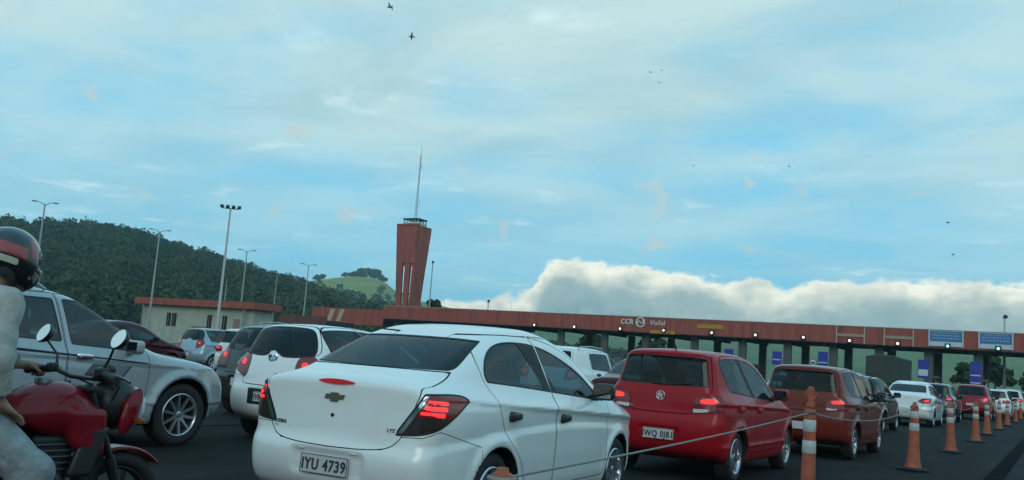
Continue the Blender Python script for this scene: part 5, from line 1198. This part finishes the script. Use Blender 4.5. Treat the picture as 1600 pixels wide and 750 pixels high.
    for dn, outl, gl, hd in P['doors']:
        ds = emit_part(S, dn, dn, paintm, root, 0, True) if doors else [root, root]
        for si, sd_ in enumerate((1, -1)):
            r = S.extract(dn + '_frame', sd_, .0)
            if r: obj('window_frame', np_mesh('window_frame', *r), frame_m or RUBBER(), ds[si])
            r = S.extract(dn + '_glass', sd_, -.003)
            if r: obj('side_window', np_mesh('side_window', *r), SIDEGLASS() if glass is None else G, ds[si])
            if doors:
                def hf(X): return rbox(X[:, 0], X[:, 1], X[:, 2], (0, 0, 0), (.022, .095, .032), .02) + .012 * np.clip(X[:, 1] * 8, -1, 1)
                if 'handle' not in MESHC: MESHC['handle'] = np_mesh('handle', *nets(hf, (-.05, -.14, -.06), (.05, .14, .06), .012))
                obj('handle', MESHC['handle'], handle_m or PLASTIC(), ds[si], (sd_ * P['handle_x'], hd[0], hd[1]))
    cabin(root, S, P)
    dl = P['doors'][1][2]; my, mz = dl[-4] if False else (P['mirror'] if 'mirror' in P else (1.8, 1.06))
    for s in (1, -1): mirror(root, P['handle_x'] + .08, my, mz, mirror_m or PLASTIC(), s, 1.0)
    add_wheels(root, W, P, wheel_x or (P['handle_x'] - .05), alloy or ALLOY())
    if roof_rail:
        for s in (1, -1): MB().tube([(s * .60, -.45, 1.63), (s * .61, -.38, 1.695), (s * .62, .2, 1.725), (s * .61, .85, 1.70), (s * .60, .95, 1.645)], .018, 8).build('roof_rail', mat('satin_rail', (.45, .47, .48), .35, .8), root)
    root['_lid'] = 0; del root['_lid']
    return root, lidp, bump

def vw_badge(parent, x, y, z, r=.055):
    mb = MB(); mb.lathe([(r * .86, -.006), (r, -.004), (r, .008), (r * .86, .008)], 28, 'y', (0, 0, 0), closed=True)
    for pts in ([(-.62, .55), (-.25, -.05)], [(-.02, .42), (-.25, -.05)], [(-.02, .42), (.25, -.05)] if False else [(.02, .42), (.25, -.05)], [(.62, .55), (.25, -.05)], [(-.30, .80), (0, .18)], [(.30, .80), (0, .18)], [(-.75, .30), (-.35, -.78)], [(-.35, -.78), (0, -.10)], [(0, -.10), (.35, -.78)], [(.35, -.78), (.75, .30)]):
        (a, b), (c, d) = pts; mb.tube([(a * r * .9, -.004, b * r * .9), (c * r * .9, -.004, d * r * .9)], r * .075, 6)
    o = mb.build('emblem', CHROME(), parent, (x, y, z))
    MB().lathe([(.0, 0.0), (r * .9, 0.0), (r * .9, .006)], 24, 'y').build('emblem_field', mat('emblem_field', (.05, .06, .08), .3), o) if False else None
    return o

def all_near_cars():
    wheelA = (*wheel_meshes(.305, .205, 8, 'twin'), .305)
    # --- white sedan nearest the camera
    P = sedan_spec(); P['mirror'] = (1.80, 1.06)
    root, lid, bump = make_car('sedan', 'white sedan nearest the camera, right tail lamp lit, number plate low on its bumper', P, .026, paint('white_paint', (.82, .84, .83), .28), wheelA, seam=True)
    mb = MB(); n = 14; V = []
    for i in range(n + 1):
        u = i / n * 2 - 1; xx = u * .15; hh = .015 * (1 - abs(u) ** 2.5) + .003; yy = -.870 + .13 * xx * xx
        V += [(xx, yy - .012, 1.052 - hh), (xx, yy - .012, 1.052 + hh), (xx, yy + .03, 1.052 + hh), (xx, yy + .03, 1.052 - hh)]
    mb.add(V, [(i * 4 + k, i * 4 + (k + 1) % 4, i * 4 + 4 + (k + 1) % 4, i * 4 + 4 + k) for i in range(n) for k in range(4)] + [(0, 1, 2, 3)]); mb.build('high_brake_light', mat('high_brake', (.42, .02, .035), .2, emit=(1, .05, .06), estr=.12), lid)
    bow = [(-.085, -.012), (-.072, .020), (-.032, .020), (-.036, .032), (.030, .032), (.034, .020), (.085, .020), (.072, -.012), (.034, -.012), (.030, -.030), (-.036, -.030), (-.032, -.012)]
    MB().prism(bow, .012, FR(0, -.872, .945)).build('emblem', mat('emblem_gold', (.26, .22, .16), .3, .7), lid)
    MB().lathe([(.0, -.006), (.011, -.006), (.014, -.002), (.014, .01)], 16, 'y', (0, -.884, .825)).build('boot_lock', PLASTIC(), lid)
    for (txt, x0, z0, sz) in (('PRISMA', -.475, .742, .036), ('1.4', -.505, .712, .022), ('LTZ', .475, .765, .030)):
        q = obj('badge', text_mesh(txt, sz, .003, True, 0, 1.2), mat('badge_grey', (.16, .17, .18), .3, .8), lid, (x0, -.884 + .13 * x0 * x0 - .006, z0)); q.rotation_euler = (R(90), 0, R(2 * .13 * x0 * 57.3))
    plate(root, 0, -.925, .492, 'IYU 4739', R(-4))
    for (x0, dx) in ((.22, 0), (-.22, 0)): MB().box((x0, -.905, .585), (.05, .02, .012), bev=.003).build('plate_light', CLEARLENS(), bump)
    place(root, (-4.335, 5.717, .0676))
    # --- dark red tall hatchback
    P = fox_spec(); P['mirror'] = (1.56, 1.07)
    wheelB = (*wheel_meshes(.305, .215, 5, 'twin'), .305)
    red = paint('dark_red_paint', (.35, .002, .010), .32, 0, .30, .25)
    root, lid, bump = make_car('hatchback', 'dark red tall hatchback ahead of the nearest white sedan, round emblem and white plate', P, .028, red, wheelB, mirror_m=red, handle_m=red, seam=True)
    vw_badge(lid, 0, -.612, .985, .058)
    plate(root, 0, -.648, .528, 'IWQ 0J81', R(-3))
    for s in (1, -1): MB().box((s * .58, -.545, .40), (.16, .012, .035), bev=.005).build('rear_reflector', REDLENS(), bump)
    MB().tube([(.08, -.38, 1.56), (.08, -.40, 1.60), (.06, -.62, 1.76)], [.014, .008, .003], 8).build('roof_aerial', RUBBER(), root)
    MB().tube([(-.12, -.588, 1.135), (.05, -.598, 1.128), (.36, -.572, 1.15)], [.014, .009, .006], 8).build('rear_wiper', RUBBER(), root)
    MB().box((-.33, -.59, .835), (.16, .012, .02), bev=.003).build('badge', CHROME(), lid)
    place(root, (-4.20, 11.25, .008))
    fox = root
    # --- white round hatchback, left
    P = round_hatch_spec(); P['mirror'] = (1.56, 1.06)
    wheelC = (*wheel_meshes(.295, .19, 7, 'wide', .18), .295)
    root, lid, bump = make_car('hatchback', 'white rounded hatchback with black bumper insert, between the white four-wheel drive and the nearest sedan', P, .03, paint('white_paint', (.78, .80, .79)), wheelC)
    MB().lathe([(.0, -.012), (.045, -.010), (.075, -.004), (.085, .006), (.085, .02)], 24, 'y', (0, -.555, 1.085)).build('emblem', CHROME(), lid)
    mb = MB(); mb.box((0, -.628, .575), (.60, .03, .20), bev=.014); mb.build('bumper_insert', PLASTIC(), bump)
    plate(root, .02, -.652, .57, 'IVK 2285', R(-3))
    MB().box((.10, -.605, .845), (.12, .03, .022), rz=0, M=Matrix.Rotation(R(-35), 3, 'Y'), bev=.006).build('boot_handle', PLASTIC(), lid)
    MB().tube([(.0, -.52, 1.17), (-.10, -.535, 1.135), (-.40, -.50, 1.16)], [.012, .009, .005], 8).build('rear_wiper', RUBBER(), root)
    place(root, (-8.70, 9.15, .0))
    # --- white four-wheel drive, far left
    P = suv_spec(); P['mirror'] = (1.86, 1.11)
    wheelD = (*wheel_meshes(.360, .245, 10, 'thin', .24), .360)
    wh = paint('pearl_white_paint', (.36, .395, .42), .26, .2)
    root, lid, bump = make_car('four_wheel_drive', 'silver-white four-wheel drive with dark windows and ten-spoke wheels, behind the motorcycle', P, .03, wh, wheelD, mirror_m=wh, handle_m=CHROME(), roof_rail=True, frame_m=PLASTIC())
    for s in (1, -1):
        pts = [(s * .872, y, 1.03 - .065 * (y - .67) + (0 if y < 2.2 else 0)) for y in (-.3, .2, .67, 1.2, 1.7, 2.1)]
        MB().tube(pts, .011, 6).build('side_moulding', PLASTIC(), root)
        MB().tube([(s * .86, .55, .36), (s * .875, 1.2, .36), (s * .86, 2.1, .36)], .035, 8).build('side_step', PLASTIC(), root)
    for s in (1, -1): MB().tube([(s * .66, 1.42, 1.585), (s * .72, 1.75, 1.41), (s * .765, 2.04, 1.19)], .022, 8).build('pillar_trim', wh, root) if False else None
    place(root, (-9.60, 4.64, .0))
    return fox
fox_root = all_near_cars()

# ------------------------------------------------------------------ the rest of the queue
def repaint(o, frm, to):
    for sl in o.material_slots:
        if sl.material == frm: sl.material = to
    for c in o.children: repaint(c, frm, to)
def queue():
    base = mat('template_paint', (.5, .5, .5)); tW = (*wheel_meshes(.305, .205, 7, 'wide'), .305); tS = (*wheel_meshes(.345, .23, 6, 'wide', .22), .345)
    PS = sedan_spec(); PS['mirror'] = (1.8, 1.06)
    PS2 = sedan_spec(); PS2['mirror'] = (1.8, 1.06); PS2['lamp'] = D((.40, .86), (.60, .80)) + [(.95, .82)] + D((1.25, .95), (1.10, 1.0), (.60, .97)); PS2['lamp_bits'] = [('brake_lamp', [(.62, .86), (.86, .86), (.88, .93), (.66, .93)], 'brake_light', 'brake', 1)]; PS2['lamp_edge'] = .006
    PS2['lid'] = sym([(.0, .617), (.40, .63), (.50, .66)] + D((.56, .78), (.655, 1.015), (.60, 1.165)) + [(.3, 1.170)])
    PF = fox_spec(); PF['mirror'] = (1.56, 1.07); PU = suv_spec(); PU['mirror'] = (1.86, 1.11); PU['zw'] = .345; PH = round_hatch_spec(); PH['mirror'] = (1.56, 1.06)
    T = {}
    for key, P, W, kw in (('sedan', PS2, tW, {}), ('hatch', PF, tW, {}), ('suv', PU, tS, dict(roof_rail=True)), ('round', PH, tW, {})):
        r, lid, bump = make_car('car', 'template', P, .045, base, W, doors=True, **kw)
        plate(r, .0, {'sedan': -.925, 'hatch': -.652, 'suv': -.955, 'round': -.655}[key], {'sedan': .50, 'hatch': .53, 'suv': .74, 'round': .57}[key], '', R(-3), False)
        T[key] = r
    W_ = lambda: paint('white_paint', (.78, .80, .79)); blk = paint('black_paint', (.012, .013, .016), .25); gr = paint('graphite_paint', (.055, .06, .07), .26, .3); sil = paint('silver_paint', (.42, .46, .50), .28, .5)
    orn = paint('orange_paint', (.165, .020, .010), .28, 0, .4, .35); mar = paint('maroon_paint', (.06, .005, .010), .25, 0, .4, .35); red = paint('bright_red_paint', (.26, .006, .014), .28, 0, .4, .35); blu = paint('pale_blue_paint', (.33, .42, .50), .3, .3)
    cars = [('hatch', orn, (-3.85, 16.9, 0), 'dark rust-red hatchback behind the tape-tipped cone', 'hatchback'),
            ('hatch', gr, (-4.62, 22.2, .01), 'graphite hatchback half hidden behind the dark rust-red one', 'hatchback'),
            ('round', blk, (-5.05, 27.6, 0), 'black car between the graphite hatchback and the white saloon', 'car'),
            ('sedan', W_(), (-4.62, 35.2, .0), 'white saloon farther up the queue, both tail lamps lit, seen square from behind', 'sedan'),
            ('hatch', gr, (-4.55, 42.2, 0), 'dark car with bright brake lights just right of the white saloon', 'car'),
            ('suv', red, (-3.75, 50.5, 0), 'red car with dark rear window, beyond the dark car, far in the queue', 'car'),
            ('hatch', W_(), (-3.15, 57.0, 0), 'white car peeping out right of the far red car', 'car'), ('sedan', gr, (-3.35, 62.6, 0), 'dark grey car between two far white cars', 'car'),
            ('suv', W_(), (-2.95, 69.0, 0), 'farthest white car with a lit lamp near the right edge', 'car'), ('hatch', blk, (-2.6, 77, 0), 'small dark car last in the queue at the right edge', 'car'), ('sedan', sil, (-3.3, 84, 0), 'silver car last but one before the toll lane', 'car'),
            ('sedan', sil, (-9.6, 38.0, 0), 'silver car showing left of the white saloon', 'car'), ('hatch', W_(), (-9.3, 46.0, 0), 'white car hidden behind the silver one in the next lane', 'car'),
            ('sedan', mar, (-6.60, 15.9, .03), 'dark red saloon half hidden between the sedan mirror and the dark red hatchback', 'sedan'),
            ('suv', W_(), (-10.75, 20.6, .0), 'white estate with roof rails behind the roof of the nearest sedan', 'car'),
            ('sedan', W_(), (-15.9, 30, 0), 'white car low behind the dark red hatchback roof', 'car'),
            ('round', blk, (-11.7, 11.5, .02), 'black hatchback left of the white rounded hatchback', 'hatchback'),
            ('suv', mar, (-15.8, 16.1, .0), 'dark red tall car behind the black hatchback', 'car'),
            ('hatch', W_(), (-21.4, 20.0, .0), 'small white car seen above the bonnet of the four-wheel drive', 'car'),
            ('sedan', mar, (-25.0, 17.0, 0), 'maroon car with long dark side windows behind the bonnet of the four-wheel drive', 'car'),
            ('round', blu, (-27.2, 23.2, 0), 'pale blue car in front of the pale office', 'car')]
    used = set()
    for key, pm, pose, lb, cat in cars:
        r = T[key] if key not in used else copy_tree(T[key])
        used.add(key)
        r['_p'] = 1; r.name = {'hatchback': 'hatchback', 'sedan': 'sedan'}.get(cat, 'car')
        r['label'] = lb; r['category'] = cat; r['group'] = 'cars queueing for the toll'; del r['_p']
        place(r, pose); r['_paint'] = pm.name
    for o in list(COL.objects):
        if o.parent is None and '_paint' in o: repaint(o, base, bpy.data.materials[o['_paint']]); del o['_paint']
queue()

# ------------------------------------------------------------------ air
def haze():
    mb = MB(); mb.box((-200, 575, 59.4), (2640, 1790, 121))
    m = bpy.data.materials.new('haze'); m.use_nodes = True; t = NT(m.node_tree); m.node_tree.nodes.clear()
    out = t.new('ShaderNodeOutputMaterial'); v = t.new('ShaderNodeVolumePrincipled'); v.inputs['Color'].default_value = (.58, .88, .92, 1); v.inputs['Density'].default_value = .00030; v.inputs['Anisotropy'].default_value = .2
    t.l.new(v.outputs[0], out.inputs['Volume']); tag(mb.build('haze', m), 'thin pale haze over the whole plaza', 'haze', kind='stuff')
haze()
